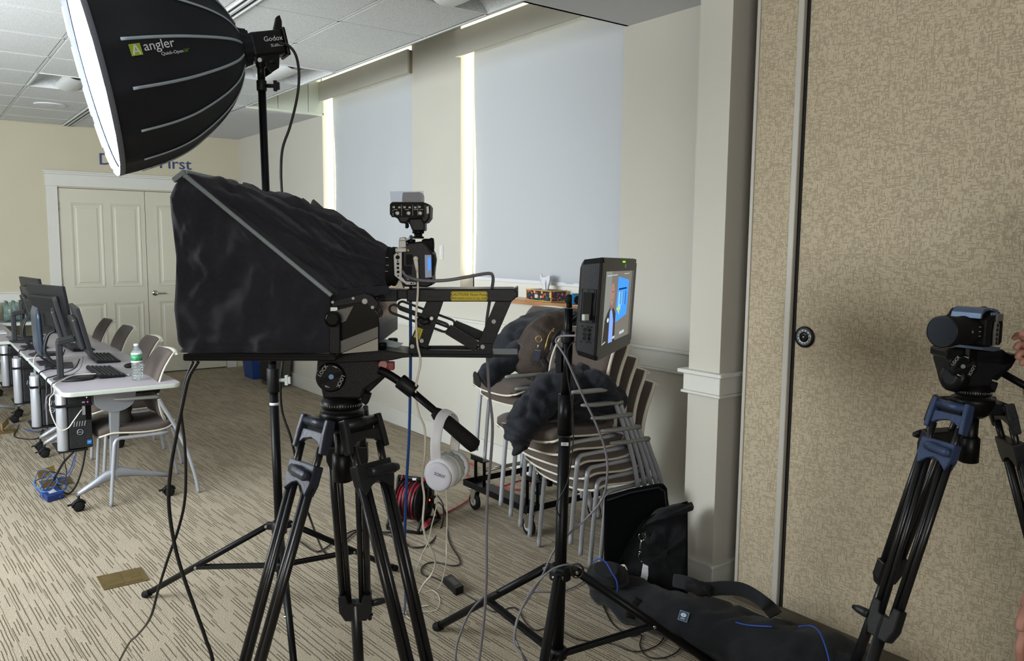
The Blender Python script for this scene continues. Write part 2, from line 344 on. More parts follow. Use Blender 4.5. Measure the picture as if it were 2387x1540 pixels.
# ------------------------------------------------------------------ room shell
XW, YFAR, ZC, XE = 3.39, 10.25, 2.84, 2.63
XL, YB = -3.2, -3.2
struct('floor', G().b2((XL, YB, -.05), (XW+.25, YFAR+.2, 0)), carpet)
g = G(); g.b2((XL, YFAR, 0), (1.38, YFAR+.2, 3.3)).b2((3.18, YFAR, 0), (XW+.25, YFAR+.2, 3.3)).b2((1.38, YFAR, 2.16), (3.18, YFAR+.2, 3.3)).b2((1.38, YFAR+.12, 0), (3.18, YFAR+.2, 2.16))
struct('wall_far', g, wallf)
struct('wall_left', G().b2((XL-.1, YB, 0), (XL, YFAR, 3.3)), wallf)
struct('wall_back', G().b2((XL, YB-.1, 0), (XW+.25, YB, 3.3)), wallm)
W1, W2, WZ0, WZ1 = (5.93, 7.71), (3.48, 5.20), 1.21, 3.19
g = G(); g.b2((XW, YB, 0), (XW+.2, YFAR, WZ0-.005)).b2((XW, YB, WZ1), (XW+.2, YFAR, 3.3))
for a, b in ((W1[1], YFAR), (W2[1], W1[0]), (YB, W2[0])): g.b2((XW, a, WZ0-.005), (XW+.2, b, WZ1))
struct('wall_right', g, wallm)
# ceiling slab above the tiles, the raised pocket along the windows and its end panels
g = G(); g.b2((XL, YB, 3.3), (XW+.25, YFAR+.2, 3.36)); struct('ceiling', g, wallm)
struct('ceiling_slab', G().b2((XL, YB, ZC+.10), (XE-.01, YFAR, ZC+.12)), dark)
g = G(); g.b2((XE, 7.69, ZC), (XW, YFAR, ZC+.02)).b2((XE, YB, ZC), (XW, 3.46, ZC+.02)); g.b2((XE, 3.44, ZC), (XW, 3.46, 3.2)).b2((XE, 3.46, 3.2), (XW, 7.69, 3.22)); struct('ceiling_soffit', g, mat('ceiling_paint', (204, 207, 212), .8, bump=.03, bscale=200))
g = G(); g.b2((XE-.012, 3.46, ZC-.004), (XE, 7.69, ZC+.36)); struct('trim_1', g, gridm)
for i, (a, b) in enumerate(((XE, 2.93), (2.936, 3.235), (3.241, XW-.012))):
    o = struct('pocket_end_panel', G().b2((a, 7.69, ZC+.012), (b, 7.71, 3.2)), pocket); 
struct('trim_2', G().b2((XW-.012, 7.675, ZC), (XW, 7.70, 3.2)).b2((XE, 7.675, ZC-.012), (XW, 7.70, ZC+.012)), pocket)
# ceiling grid and tiles
xs = [XL, -2.73, -2.13, -1.53, -.93, -.33, .27, .87, 1.46]
root = thing('tile_ceiling', 'suspended ceiling of square grey mineral tiles in a thin metal grid', 'ceiling', (0, 5, ZC)); root['kind'] = 'structure'
del root['category']
TM = {}; BZ = BASE[root.name]
def tile(x0, x1, y0, y1):
    w, d = round(x1-x0, 3), round(y1-y0, 3)
    if (w, d) not in TM:
        q = G(); e = .008; A, B = w/2-.009, d/2-.009
        q.add([(-A, -B, 0), (A, -B, 0), (A, B, 0), (-A, B, 0), (-A+e, -B+e, -.006), (A-e, -B+e, -.006), (A-e, B-e, -.006), (-A+e, B-e, -.006)], [(0, 4, 5, 1), (1, 5, 6, 2), (2, 6, 7, 3), (3, 7, 4, 0), (4, 7, 6, 5)])
        o = mesh('ceiling_tile', q, tilem); TM[(w, d)] = o.data
    else: o = bpy.data.objects.new('ceiling_tile', TM[(w, d)]); COL.objects.link(o)
    o.parent = root; o.location = V(((x0+x1)/2, (y0+y1)/2, ZC+.004))-BZ
FIX = {(.87, 7.16): 'l', (2.04, 5.70): 'r', (1.55, 5.70): 'r2', (2.04, 3.10): 'n'}
grid = G()
def column(x0, x1, y_first):
    y = y_first
    while y > 2.2: y -= .65
    while y < YFAR-.02:
        y1 = min(y+.65, YFAR)
        grid.b2((x0, y-.008, ZC-.002), (x1, y+.008, ZC+.003))
        if not any(abs(k[0]-x0) < .03 and abs(k[1]-y) < .05 for k in FIX): tile(x0, x1, max(y, 1.2), y1)
        y = y1
for a, b in zip(xs[:-1], xs[1:]): column(a, b, 5.21); grid.b2((b-.008, 1.5, ZC-.002), (b+.008, YFAR, ZC+.003))
for a, b in ((1.55, 2.04), (2.04, XE-.012)): column(a, b, 4.40); grid.b2((a-.008, 1.5, ZC-.002), (a+.008, YFAR, ZC+.003))
part('ceiling_grid', grid, gridm, root)
g = G(); g.b2((XL, YB, ZC), (XE, 1.9, ZC+.01)); struct('ceiling_near', g, tilem)
# slot diffuser
t = thing('slot_diffuser', 'long double slot air diffuser running along the ceiling between tiles', 'vent', (1.505, 5, ZC-.01))
g = G()
for x in (1.468, 1.50, 1.507, 1.542): g.b2((x-.004, 1.5, ZC-.012), (x+.004, YFAR, ZC+.01))
part('frame', g, gridm, t)
part('slot', G().b2((1.472, 1.5, ZC+.002), (1.538, YFAR, ZC+.008)), dark, t)
# recessed basket fixtures
def fixture(x0, x1, y0, y1, label):
    cx, cy = (x0+x1)/2, (y0+y1)/2; t = thing('ceiling_light', label, 'ceiling light', (cx, cy, ZC-.01), 'recessed lights in the tile ceiling')
    g = G(); n = 12; rings = []
    for i in range(n+1):
        u = i/n; x = x0+.012+(x1-x0-.024)*u; h = .07*abs(sin(pi*u*2))**.7 if i not in (0, n) else 0
        rings.append([V((x, y0+.012, ZC+.002+h)), V((x, y1-.012, ZC+.002+h))])
    g.loft(rings, closed=False, caps=False); part('reflector', g, tilem, t)
    part('end_plate', G().b2((x0+.01, y0+.008, ZC), (x1-.01, y0+.012, ZC+.08)), tilem, t); part('end_plate', G().b2((x0+.01, y1-.012, ZC), (x1-.01, y1-.008, ZC+.08)), tilem, t)
    g = G()
    for a, b in (((x0, y0), (x1, y0+.014)), ((x0, y1-.014), (x1, y1)), ((x0, y0), (x0+.014, y1)), ((x1-.014, y0), (x1, y1))): g.b2((*a, ZC-.006), (*b, ZC+.004))
    part('frame', g, gridm, t)
    q = G(); w = (x1-x0)*.16; rg = []
    for i in range(9):
        a = pi*i/8; rg.append([V((cx-w*cos(a), y0+.03, ZC+.03-.05*sin(a))), V((cx-w*cos(a), y1-.03, ZC+.03-.05*sin(a)))])
    q.loft(rg, closed=False, caps=False); part('basket', q, gridm, t)
fixture(.87, 1.46, 7.16, 7.81, 'unlit recessed ceiling light left of the softbox front edge')
fixture(1.55, 2.04, 5.70, 6.35, 'unlit recessed ceiling light just behind the lamp stand top')
fixture(2.04, 2.618, 5.70, 6.35, 'unlit bluish recessed ceiling light nearest the far window valance')
fixture(2.04, 2.618, 3.10, 3.75, 'unlit recessed ceiling light cut by the top of the photo')
t = thing('ceiling_speaker', 'round flat white ceiling speaker near the far wall', 'speaker', (1.155, 8.76, ZC-.02))
part('rim', G().lathe((1.155, 8.76, ZC-.001), (0, 0, -1), [(0, .135), (.008, .135), (.012, .125), (.010, .118)], 32), white, t)
part('grille', G().lathe((1.155, 8.76, ZC-.004), (0, 0, -1), [(0, .118), (.003, .118), (.008, .08), (.01, .01)], 32), tilem, t)
# ------------------------------------------------------------------ windows and shades
for n_, (y0, y1) in ((1, W1), (2, W2)):
    xg = XW+.150
    f = struct('window_%d' % n_, G().b2((xg-.03, y0, WZ0), (xg+.03, y0+.06, WZ1)).b2((xg-.03, y1-.014, WZ0), (xg+.03, y1, WZ1)).b2((xg-.03, y0, WZ1-.015), (xg+.03, y1, WZ1)).b2((xg-.03, y0, WZ0), (xg+.03, y1, WZ0+.15)), trim)
    part('pane', G().b2((xg-.004, y0+.05, WZ0+.13), (xg+.004, y1-.012, WZ1-.014)), winglass, f)
    lab = ('far window', 'pulled down behind the lamp stand') if n_ == 1 else ('near window', 'pulled down behind the tissue box')
    t = thing('roller_shade', 'large pale grey roller shade in the %s, %s' % lab, 'window shade', (XW+.07, (y0+y1)/2, 1.33), 'roller shades in the two windows')
    g = G(); n = 60; rows = []
    ya, yb = y0+.012, y1-.055
    for j in range(13):
        z = 1.335+(3.06-1.335)*j/12; row = []
        for i in range(n+1):
            y = ya+(yb-ya)*i/n; u = i/n
            x = XW+.098+.003*sin(u*9+z)+.004*sin(u*23+1.2*z+n_)*(1-.5*j/12)+.012*max(0, (u-.88)/.12)**2*sin(z*3.1+n_)
            row.append(V((x, y, z)))
        rows.append(row)
    g.loft(rows, closed=False, caps=False); part('fabric', g, shade, t)
    part('bottom_bar', G().b2((XW+.092, ya, 1.318), (XW+.108, yb, 1.342)), white, t, .002)
    part('tube', G().cyl((XW+.098, ya, 3.07), (XW+.098, yb, 3.07), .016, n=16), gridm, t)
    v = thing('window_valance', 'painted valance board hiding the roller of the %s shade' % ('far' if n_ == 1 else 'near'), 'valance', (XW-.02, (y0+y1)/2, 2.96), 'valance boards over the two windows')
    part('board', G().b2((XW-.045, y0-.01, 2.965), (XW-.028, y1+.015, 3.15)), wallm, v, .001)
    part('end_board', G().b2((XW-.028, y0-.01, 2.965), (XW, y0+.006, 3.145)), mat('raw_board_edge', (150, 134, 108), .7, bump=.1, bscale=60), v)
    part('end_board', G().b2((XW-.028, y1-.001, 2.965), (XW, y1+.015, 3.145)), wallm, v)
    s = struct('window_sill', G().b2((XW-.05, y0-.03, WZ0-.022), (XW+.14, y1+.03, WZ0+.006)), wood, .006)
# ------------------------------------------------------------------ mouldings
def rail_x(name, y0, y1):   # chair rail on the window wall
    struct(name, G().b2((XW-.016, y0, .905), (XW, y1, 1.005)).b2((XW-.032, y0, 1.005), (XW, y1, 1.022)).b2((XW-.024, y0, .893), (XW, y1, .905)), trim, .003)
rail_x('trim_3', 2.52, YFAR-.0)
struct('baseboard_right', G().b2((XW-.016, 2.52, 0), (XW, YFAR, .125)).b2((XW-.022, 2.52, .125), (XW, YFAR, .137)), trim, .003)
struct('trim_4', G().b2((XL, YFAR-.016, .905), (1.27, YFAR, 1.005)).b2((XL, YFAR-.03, 1.005), (1.27, YFAR, 1.02)), trim, .003)
struct('baseboard_far', G().b2((XL, YFAR-.016, 0), (1.27, YFAR, .13)), trim, .003)
# pilaster with its capital band and base
struct('wall_pilaster', G().b2((2.91, 2.325, 0), (XW, 2.505, 3.25)), wallm)
struct('trim_5', G().b2((2.893, 2.308, .925), (XW, 2.522, 1.006)).b2((2.872, 2.287, 1.006), (XW, 2.543, 1.024)).b2((2.885, 2.300, .912), (XW, 2.530, .925)), trim, .004)
struct('baseboard_pilaster', G().b2((2.893, 2.308, 0), (XW, 2.522, .118)).b2((2.885, 2.300, .118), (XW, 2.530, .131)), trim, .003)
# folding partition
XP = 2.945
f = struct('wall_partition', G().b2((XP, 1.995, .012), (XP+.09, 2.205, 3.2)).b2((XP+.012, YB, .012), (XP+.09, 1.992, 3.2)), partm)
def strip(y0, y1, x0): return G().b2((x0, y0, .01), (XP+.09, y1, 3.2))
part('edge_trim', strip(2.205, 2.222, XP-.006), pf_ := mat('pale_metal_trim', (176, 172, 162), .4, bump=.02, bscale=60), f, .003)
part('edge_trim', strip(1.992, 2.02, XP-.012), pf_, f, .004)
part('seam', G().b2((XP+.008, 1.978, .01), (XP+.02, 1.992, 3.2)), dark, f)
part('floor_seal', G().b2((XP-.01, YB, .002), (XP+.09, 2.22, .045)), mat('brown_rubber_seal', (84, 76, 62), .8, bump=.05, bscale=60), f)
struct('wall_void', G().b2((XP+.1, 1.2, 0), (XW+.2, 1.3, 3.2)), dark)
# flush round pull on the partition
c = PX(1877, 785, XP+.012)+V((-.001, 0, 0)); t = thing('partition_lock', 'round black flush lock with a silver ring on the beige partition', 'lock', c)
part('rim', G().lathe(c, (-1, 0, 0), [(0, .044), (.006, .044), (.009, .040), (.008, .033)], 36), blkm, t)
part('ring', G().lathe(c+V((-.0075, 0, 0)), (-1, 0, 0), [(0, .0325), (.002, .0325), (.002, .0215), (.0, .021)], 36), silverp, t)
part('cup', G().lathe(c+V((-.0078, 0, 0)), (-1, 0, 0), [(0, .0215), (.0015, .0215), (.0012, .012)], 30), gloss, t)
part('pin', G().sphere(c+V((-.010, 0, 0)), .005, 8), chrome, t)
g = G()
for k in range(12):
    a = pi*2*k/12; p = c+V((-.0097, .027*cos(a), .027*sin(a))); tt = V((0, -sin(a), cos(a))); g.beam(p-tt*.0045, p+tt*.0045, .0032, .0005, (-1, 0, 0))
part('lettering', g, ink, t)
# light switch
c = V((XW-.004, 5.468, 1.52)); t = thing('light_switch', 'narrow white wall switch plate between the two windows', 'switch', c)
part('plate', G().box(c, (.008, .05, .115)), trim, t, .003); part('rocker', G().box(c+V((-.006, 0, 0)), (.005, .022, .06)), white, t, .002)
# ------------------------------------------------------------------ double door
d = struct('trim_6', G().b2((1.27, YFAR-.02, 0), (1.38, YFAR, 2.175)).b2((3.18, YFAR-.02, 0), (3.29, YFAR, 2.175)).b2((1.262, YFAR-.024, 2.175), (3.30, YFAR, 2.305)).b2((1.25, YFAR-.04, 2.305), (3.312, YFAR, 2.325)).b2((1.24, YFAR-.05, 2.325), (3.322, YFAR, 2.342)), trim, .003)
for k, (x0, x1) in enumerate(((1.385, 2.277), (2.283, 3.175))):
    g = G().b2((x0, YFAR+.01, .012), (x1, YFAR+.05, 2.155))
    leaf = struct('door_%d' % (k+1), g, doorm); s = (x1-x0)/.892
    for (a, b) in ((.115, .44), (.515, .84)):
        for (z0, z1) in ((1.05, 2.0), (.2, .87)):
            q = G(); A, B = x0+a*s, x0+b*s; yy = YFAR+.01
            def rg(i, y): return [V((A+i, y, z0+i)), V((B-i, y, z0+i)), V((B-i, y, z1-i)), V((A+i, y, z1-i))]
            q.loft([rg(0, yy), rg(.004, yy-.009), rg(.018, yy-.006), rg(.030, yy+.0), rg(.05, yy-.0015), rg(.062, yy-.007)], closed=True, caps=True, smooth=False)
            part('door_panel', q, doorm, leaf)
    if k == 1:
        c = V((2.355, YFAR+.01, .965)); h = G().lathe(c, (0, -1, 0), [(0, .033), (.008, .033), (.012, .026), (.014, .012), (.045, .010), (.05, .011)], 20)
        h.tube([c+V((0, -.045, 0)), c+V((.03, -.048, 0)), c+V((.11, -.044, -.003))], [.010, .009, .008], 8); part('door_handle', h, chrome, leaf)
    else:
        q = G()
        for z in (.3, 1.1, 1.95): q.cyl((1.384, YFAR-.002, z-.05), (1.384, YFAR-.002, z+.05), .007, n=8)
        part('hinge', q, chrome, leaf)
struct('wall_behind_doors', G().b2((1.38, YFAR+.06, 0), (3.18, YFAR+.07, 2.16)), dark)
# wall lettering
lt = thing('wall_lettering', 'dark blue wall lettering reading Dream First above the double doors', 'lettering', (2.3, YFAR-.01, 2.44))
bl = mat('dark_blue_lettering', (52, 66, 112), .5, bump=.02, bscale=60)
o = text('letters', 'Dream First', .185, (2.318, YFAR-.004, 2.492), (1, 0, -.0), (0, 0, 1), bl, lt, ext=.004)
xsx = [v.co.x for v in o.data.vertices]; w = max(xsx)-min(xsx); k = 1.0/w; cx = (max(xsx)+min(xsx))/2
for v in o.data.vertices: v.co.x = (v.co.x-cx)*k+(2.318-BASE[lt.name].x)
# ------------------------------------------------------------------ stacking armchair (local frame: front legs at x = 0, back towards +x, width along y)
def make_chair(label, group):
    t = thing('stacking_armchair', label, 'chair', (0, 0, 0), group)
    # seat shell and pad
    def seat_ring(x, hw, z, n=14, th=.006, crown=0): return None
    prof = [(-.045, .410, .185), (-.042, .420, .225), (-.02, .428, .238), (.03, .438, .242), (.12, .430, .242), (.22, .422, .238), (.32, .425, .225), (.375, .440, .19), (.40, .462, .16)]
    def surf(off, shrink, x_lo=0, x_hi=None, crown=0):
        rows = []
        pp = cr([V((a, z, w)) for a, z, w in prof[x_lo:x_hi]], 3)
        for p in pp:
            row = []
            for k in range(13):
                u = -1+k/6; y = u*(p.z-shrink); z = p.y+off+.014*abs(u)**3+crown*(1-u**4)
                row.append(V((p.x, y, z)))
            rows.append(row)
        return rows
    a = surf(0, 0); b = surf(-.009, 0); rings = [r1+r2[::-1] for r1, r2 in zip(a, b)]
    part('seat_shell', G().loft(rings), ivory, t)
    a = surf(.026, .012, 0, 8, .016); b = surf(.0, .010, 0, 8); rings = [r1+r2[::-1] for r1, r2 in zip(a, b)]
    part('seat', G().loft(rings), fab, t)
    # backrest: ivory shell with a brown pad on its front
    bp = [(.372, .46, .15), (.345, .50, .19), (.325, .56, .212), (.315, .64, .218), (.325, .72, .218), (.355, .80, .214), (.395, .865, .205), (.425, .90, .19)]
    def back(off, shrink, lo=0, hi=None, bulge=0):
        rows = []
        for p in cr([V(q) for q in bp[lo:hi]], 3):
            row = []
            for k in range(13):
                u = -1+k/6; row.append(V((p.x+off-.028*(1-u*u)*-1-.030-bulge*(1-u**4), u*(p.z-shrink), p.y)))
            rows.append(row)
        return rows
    a = back(.0, 0); b = back(.012, 0); part('back_shell', G().loft([r1+r2[::-1] for r1, r2 in zip(a, b)]), ivory, t)
    a = back(-.003, .014, 1, 8, .018); b = back(.002, .014, 1, 8); part('back_pad', G().loft([r1+r2[::-1] for r1, r2 in zip(a, b)]), fab, t)
    # rolled rim along the top of the back
    rim = [V((.425-.030+.028*(1-u*u), u*.19, .902-.012*u*u)) for u in [i/6-1 for i in range(13)]]
    part('back_rim', G().tube([p+V((.012, 0, 0)) for p in rim], [(.016, .007)]*13, 8, flat=(1, 0, 0)), ivory, t)
    for s in (-1, 1):
        y = .235*s
        part('leg', G().tube(cr([(0, y, 0), (.012, y, .15), (.028, y, .33), (.036, y*.99, .385), (.060, y*.96, .408), (.12, y*.94, .408), (.34, y*.94, .408)], 5), .0115, 10), tubeS, t)
        yo = .252*s
        part('leg', G().tube(cr([(.505, yo*1.0, 0), (.490, yo, .10), (.462, yo, .215), (.44, yo, .29), (.38, yo, .44), (.30, yo, .60), (.288, yo, .632)], 5), .0115, 10), tubeS, t)
        g = G(); rows = []
        for x, w, z0, z1 in ((.035, .006, .650, .660), (.05, .017, .645, .662), (.11, .023, .638, .660), (.2, .024, .636, .658), (.27, .022, .632, .657), (.297, .012, .632, .652)):
            rows.append([V((x, yo+w*cos(2*pi*k/12), (z0+z1)/2+(z1-z0)/2*sin(2*pi*k/12))) for k in range(12)])
        part('armrest', g.loft(rows), armG, t)
    part('frame', G().tube([(.34, -.221, .408), (.34, .221, .408)], .010, 8).tube([(.40, -.248, .41), (.40, .248, .41)], .008, 8), tubeS, t)
    return t
chair = make_chair('grey framed brown armchair at the front table end nearest the camera, water bottle beside it', 'brown armchairs lined up at the computer tables')
chair.location = (.905, 5.45, 0)
for i, (x, y, lab) in enumerate(((1.0, 6.2, 'grey framed brown armchair second from the front along the computer tables'),
                                 (1.01, 7.05, 'grey framed brown armchair third from the front along the computer tables'),
                                 (.99, 7.75, 'grey framed brown armchair farthest along the computer tables, nearest the doors'))):
    dup(chair, (x, y, 0), None, lab)
words = ['top chair', 'second chair down', 'middle chair', 'second chair from the bottom', 'bottom chair']
xyz_near = []
for k in range(5):
    lift = (4-k)
    loc = (2.60-.063*lift, 2.985, .003+.068*lift)
    dup(chair, loc, None, '%s of the near stack of brown armchairs%s' % (words[k], ', puffer jacket on it' if k == 0 else ' by the window wall'), 'near stack of brown armchairs')
for k in range(2):
    lift = (4-k); loc = (3.06-.063*lift, 3.88, .03+.068*lift)
    dup(chair, loc, None, '%s of the far pair of stacked brown armchairs%s' % (['upper chair', 'lower chair'][k], ', brown bag on it' if k == 0 else ' above the black dolly'), 'far stack of brown armchairs')
# ------------------------------------------------------------------ flip-top table on castors (local: long side along y, width along x, near end y = 0)
def castor(g1, g2, x, y, rz=0):
    g1.lathe((x, y-.016, .032), (0, 1, 0), [(0, .010), (.001, .026), (.006, .032), (.013, .032), (.015, .022), (.017, .022), (.019, .032), (.026, .032), (.031, .026), (.032, .010)], 18)
    g2.tube(cr([(x-.034, y, .03), (x-.030, y, .052), (x, y, .071), (x+.026, y, .06), (x+.034, y, .045)], 3), [(.006, .018)]*13, 8, flat=(0, 0, 1)); g2.cyl((x+.0, y, .06), (x+.0, y, .098), .008, n=8); g2.beam((x-.03, y, .05), (x-.06, y, .044), .026, .005)
def make_table(label, length, width=.64):
    t = thing('flip_top_table', label, 'table', (0, 0, 0), 'computer tables')
    hw = width/2; r = .05; out = []
    for cx, cy, a0 in ((hw-r, r, -pi/2), (hw-r, length-r, 0), (-hw+r, length-r, pi/2), (-hw+r, r, pi)):
        for k in range(7): a = a0+pi/2*k/6; out.append((cx+r*cos(a), cy+r*sin(a)))
    part('tabletop', G().prism([(x, y, .7285) for x, y in out], (0, 0, -.003)), lam, t)
    def rr(s, z): return [V((x*(1+s/hw), (y-length/2)*(1+s/(length/2))+length/2, z)) for x, y in out]
    part('edge_band', G().loft([rr(-.001, .7282), rr(.002, .727), rr(.003, .720), rr(.002, .704), rr(-.003, .700)], smooth=False), lamedge, t)
    for y, s in ((.10, 1), (length-.10, -1)):
        g = G(); cx = -.02; yl = y
        leg = part('leg', G().prism([(cx-.062, yl-.014*s, .16), (cx-.018, yl-.014*s, .16), (cx+.008, yl-.014*s, .60), (cx-.052, yl-.014*s, .60)], (0, .028*s, 0)), pf, t, .006)
        pts = [(cx-.135, .70)]+[(cx-.02+.115*cos(a), .66+.085*sin(a)-.0) for a in [pi+.28+(pi-.56)*k/10 for k in range(11)]]+[(cx+.10, .70)]
        part('bracket', G().prism([(x, yl-.022*s, z) for x, z in pts], (0, .012*s, 0)), pf, leg, .002)
        g = G(); rows = []
        for x, w, z, h in ((-.26, .016, .105, .014), (-.20, .018, .135, .022), (-.11, .02, .185, .034), (-.03, .02, .205, .034), (.06, .02, .185, .022), (.16, .017, .160, .016), (.255, .014, .135, .014)):
            rows.append([V((x, yl+w*cos(2*pi*k/10), z+h*sin(2*pi*k/10))) for k in range(10)])
        part('foot', G().loft(rows), pf, leg)
        for x in (-.255, .25):
            a, b = G(), G(); castor(a, b, x, yl); part('castor', a, rub, t); o = part('castor_fork', b, blk, t)
    part('crossbar', G().b2((cx-.03, .11, .635), (cx+.03, length-.11, .66)), pf, t, .004)
    part('release_bar', G().b2((cx+.02, .095, .672), (cx+.24, .112, .685)).b2((cx+.21, .1, .66), (cx+.235, length-.1, .69)), blk, t, .003)
    return t
tb = make_table('grey flip-top computer table nearest the camera, water bottle on its corner', 1.66); tb.location = (.99, 5.13, 0)
tb2 = dup(tb, (.99, 6.81, 0), None, 'second grey flip-top computer table, pushed end to end behind the first')
tb3 = dup(tb, (.43, 8.02, 0), None, 'grey flip-top table cut by the left edge of the photo')
# worktop against the far wall with wrapped bottles
t = thing('side_counter', 'long pale counter against the far wall under the chair rail', 'counter', (.1, 10.0, 0))
part('counter_top', G().b2((-1.4, 9.72, .70), (1.18, 10.22, .73)), lam, t, .004)
part('edge_band', G().b2((-1.4, 9.712, .70), (1.18, 9.72, .731)), lamedge, t)
part('panel', G().b2((1.12, 9.78, 0), (1.16, 10.2, .70)), greybin, t, .004); part('panel', G().b2((-1.4, 9.78, 0), (-1.36, 10.2, .70)), greybin, t, .004)
part('shelf', G().b2((-1.36, 9.80, .32), (1.12, 10.2, .345)), ivory, t, .002)
film = mat('shrink_film', (150, 170, 160), .12, spec=.8, bump=.9, bscale=26, var=.5, vscale=22, coat=.6)
def pack(name, x0, x1, lab):
    t = thing(name, lab, 'bottle pack', ((x0+x1)/2, 9.98, .731)); rng = random.Random(int(x0*90))
    k = 0; x = x0+.035
    while x < x1-.02:
        for y in (9.90, 9.97, 10.04):
            b = part('bottle', G().lathe((x, y, .733), (0, 0, 1), [(0, .028), (.004, .031), (.05, .029), (.06, .031), (.12, .029), (.15, .031), (.185, .012), (.195, .013), (.21, .013)], 10), petm if y > 9.95 else mat('green_label_%d' % k, [(60, 96, 84), (86, 120, 110), (60, 84, 96)][k % 3], .3, bump=.4, bscale=40, var=.4, vscale=30) if y < 9.95 else petm, t); k += 1
        x += .066
    q = G(); rows = []
    for i in range(25):
        x = x0+(x1-x0)*i/24; ring = []
        for j in range(24):
            a = 2*pi*j/24; yy = 9.97+.12*math.copysign(abs(cos(a))**.4, cos(a)); zz = .83+.095*math.copysign(abs(sin(a))**.5, sin(a))
            w = noise.noise(V((x*30, yy*20, zz*25)))*.014; ring.append(V((x, yy-w, max(.732, zz+w))))
        rows.append(ring)
    m = film.copy(); nt = m.node_tree
    b = [n for n in nt.nodes if n.type == 'BSDF_PRINCIPLED'][0]; b.inputs['Alpha'].default_value = .38
    q.loft(rows); part('plastic_wrap', q, m, t)
pack('water_bottle_pack', .78, 1.10, 'shrink wrapped pack of small water bottles on the far counter')
pack('water_bottle_pack', .30, .70, 'shrink wrapped bottle pack cut by the left edge of the photo')
o = solo('paper', G().b2((.55, 8.62, .7315), (.70, 8.86, .742)), white, 'small stack of paper on the table at the left edge', 'paper', bev=.002)
# ------------------------------------------------------------------ computers
vent = mat('vent_black', (14, 15, 17), .5, bump=.6, bscale=60, stretch=(1, 1, 12))
moni = mat('monitor_black', (30, 32, 36), .45, bump=.05, bscale=200)
def make_monitor(name, label, w, h, base, kind=0):
    """panel plane along y, screen faces +x; origin at the stand's base"""
    t = thing(name, label, 'monitor', (0, 0, 0), 'computer monitors on the tables')
    R_ = M.Rotation(radians(-13 if kind != 2 else -9), 3, 'Y'); zc = .305 if kind != 2 else .34
    def T(p): return R_ @ V(p)+V((.05, 0, zc))
    def bx(a, b):
        g = G(); c = V([(a[i]+b[i])/2 for i in range(3)]); return g.box(T(c), [abs(a[i]-b[i]) for i in range(3)], R_)
    part('panel', bx((-.012, -w/2, -h/2), (.012, w/2, h/2)), moni, t, .003)
    part('screen', bx((.0121, -w/2+.014, -h/2+.02), (.013, w/2-.014, h/2-.014)), gloss, t)
    hm = part('rear_housing', bx((-.045, -w*.36, -h*.34), (-.011, w*.36, h*.30)), moni, t, .012)
    for k in range(9): part('vent_slot', bx((-.0475, -w*.30, -h*.02+k*.012), (-.0445, w*.30, -h*.02+k*.012+.004)), vent, hm)
    if kind == 0:
        part('stand_neck', G().beam((-.075, 0, .012), (-.075, 0, .24), .07, .035).beam((-.085, 0, .235), (.01, 0, .255), .09, .035), moni, t, .006)
        part('stand_base', G().lathe((0, 0, 0), (0, 0, 1), [(0, .105), (.006, .118), (.012, .116), (.017, .06), (.019, .02)], 36, x0=(1, 0, 0)), moni, t)
    elif kind == 1:
        part('stand_neck', G().tube(cr([(.02, 0, .004), (-.03, 0, .05), (-.06, 0, .12), (-.035, 0, .22), (.01, 0, .25)], 5), [(.045, .012)]*21, 10, flat=(0, 1, 0)), moni, t)
        part('stand_base', G().box((.02, 0, .007), (.17, .22, .014)), moni, t, .006)
    else:
        part('stand_neck', G().beam((-.05, 0, .01), (-.05, 0, .33), .05, .03), moni, t, .008)
        part('stand_base', G().lathe((0, 0, 0), (0, 0, 1), [(0, .10), (.005, .112), (.012, .110), (.016, .03)], 32), moni, t)
    return t
m1 = make_monitor('computer_monitor', 'flat black monitor with round foot nearest the camera on the front table', .47, .31, None, 0); m1.location = (.80, 5.62, .731); m1.rotation_euler = (0, 0, radians(-4))
m2 = make_monitor('computer_monitor', 'thick older monitor with ribbed vents, second on the front table', .43, .33, None, 1); m2.location = (.775, 6.22, .731); m2.rotation_euler = (0, 0, radians(-7))
for q in m2.children:
    if q.name.startswith('rear_housing'): q.scale = (1, 1, 1)
m3 = make_monitor('computer_monitor', 'large dark flat monitor standing tallest, third back along the tables', .60, .37, None, 2); m3.location = (.80, 6.92, .731); m3.rotation_euler = (0, 0, radians(16))
m4 = make_monitor('computer_monitor', 'black monitor behind the large one on the second table', .42, .30, None, 1); m4.location = (.76, 7.40, .731); m4.rotation_euler = (0, 0, radians(2))
m5 = dup(m1, (.77, 7.92, .731), radians(-2), 'small black monitor near the far end of the second table')
m6 = dup(m3, (.84, 8.25, .731), radians(8), 'farthest black monitor, only its top showing above the others')
# rounded standing speaker-like unit on the front table: slim desktop monitor seen from its side
t = thing('all_in_one_computer', 'slim rounded dark blue-black all-in-one computer on a bent stand', 'computer', (.705, 6.42, .731))
g = G(); rows = []
for k in range(14):
    z = .07+.33*k/13; e = min(1, sin(pi*(k+.35)/13.7)*2.2); rows.append([V((.70-.03*(z-.2)+.020*e*math.copysign(abs(cos(a))**.6, cos(a)), 6.42+.17*math.copysign(abs(sin(a))**.5, sin(a))*(.8+.2*e), .731+z)) for a in [2*pi*j/20 for j in range(20)]])
part('body', g.loft(rows), mat('blue_black_plastic', (38, 50, 66), .3, bump=.03, bscale=80), t)
part('stand', G().tube(cr([(.70, 6.42, .80), (.73, 6.42, .765), (.79, 6.42, .745)], 4), [(.03, .008)]*9, 8, flat=(0, 1, 0)).box((.76, 6.42, .7375), (.14, .18, .012)), moni, t, .003)
key = mat('keycap_black', (38, 40, 42), .6, bump=.1, bscale=120)
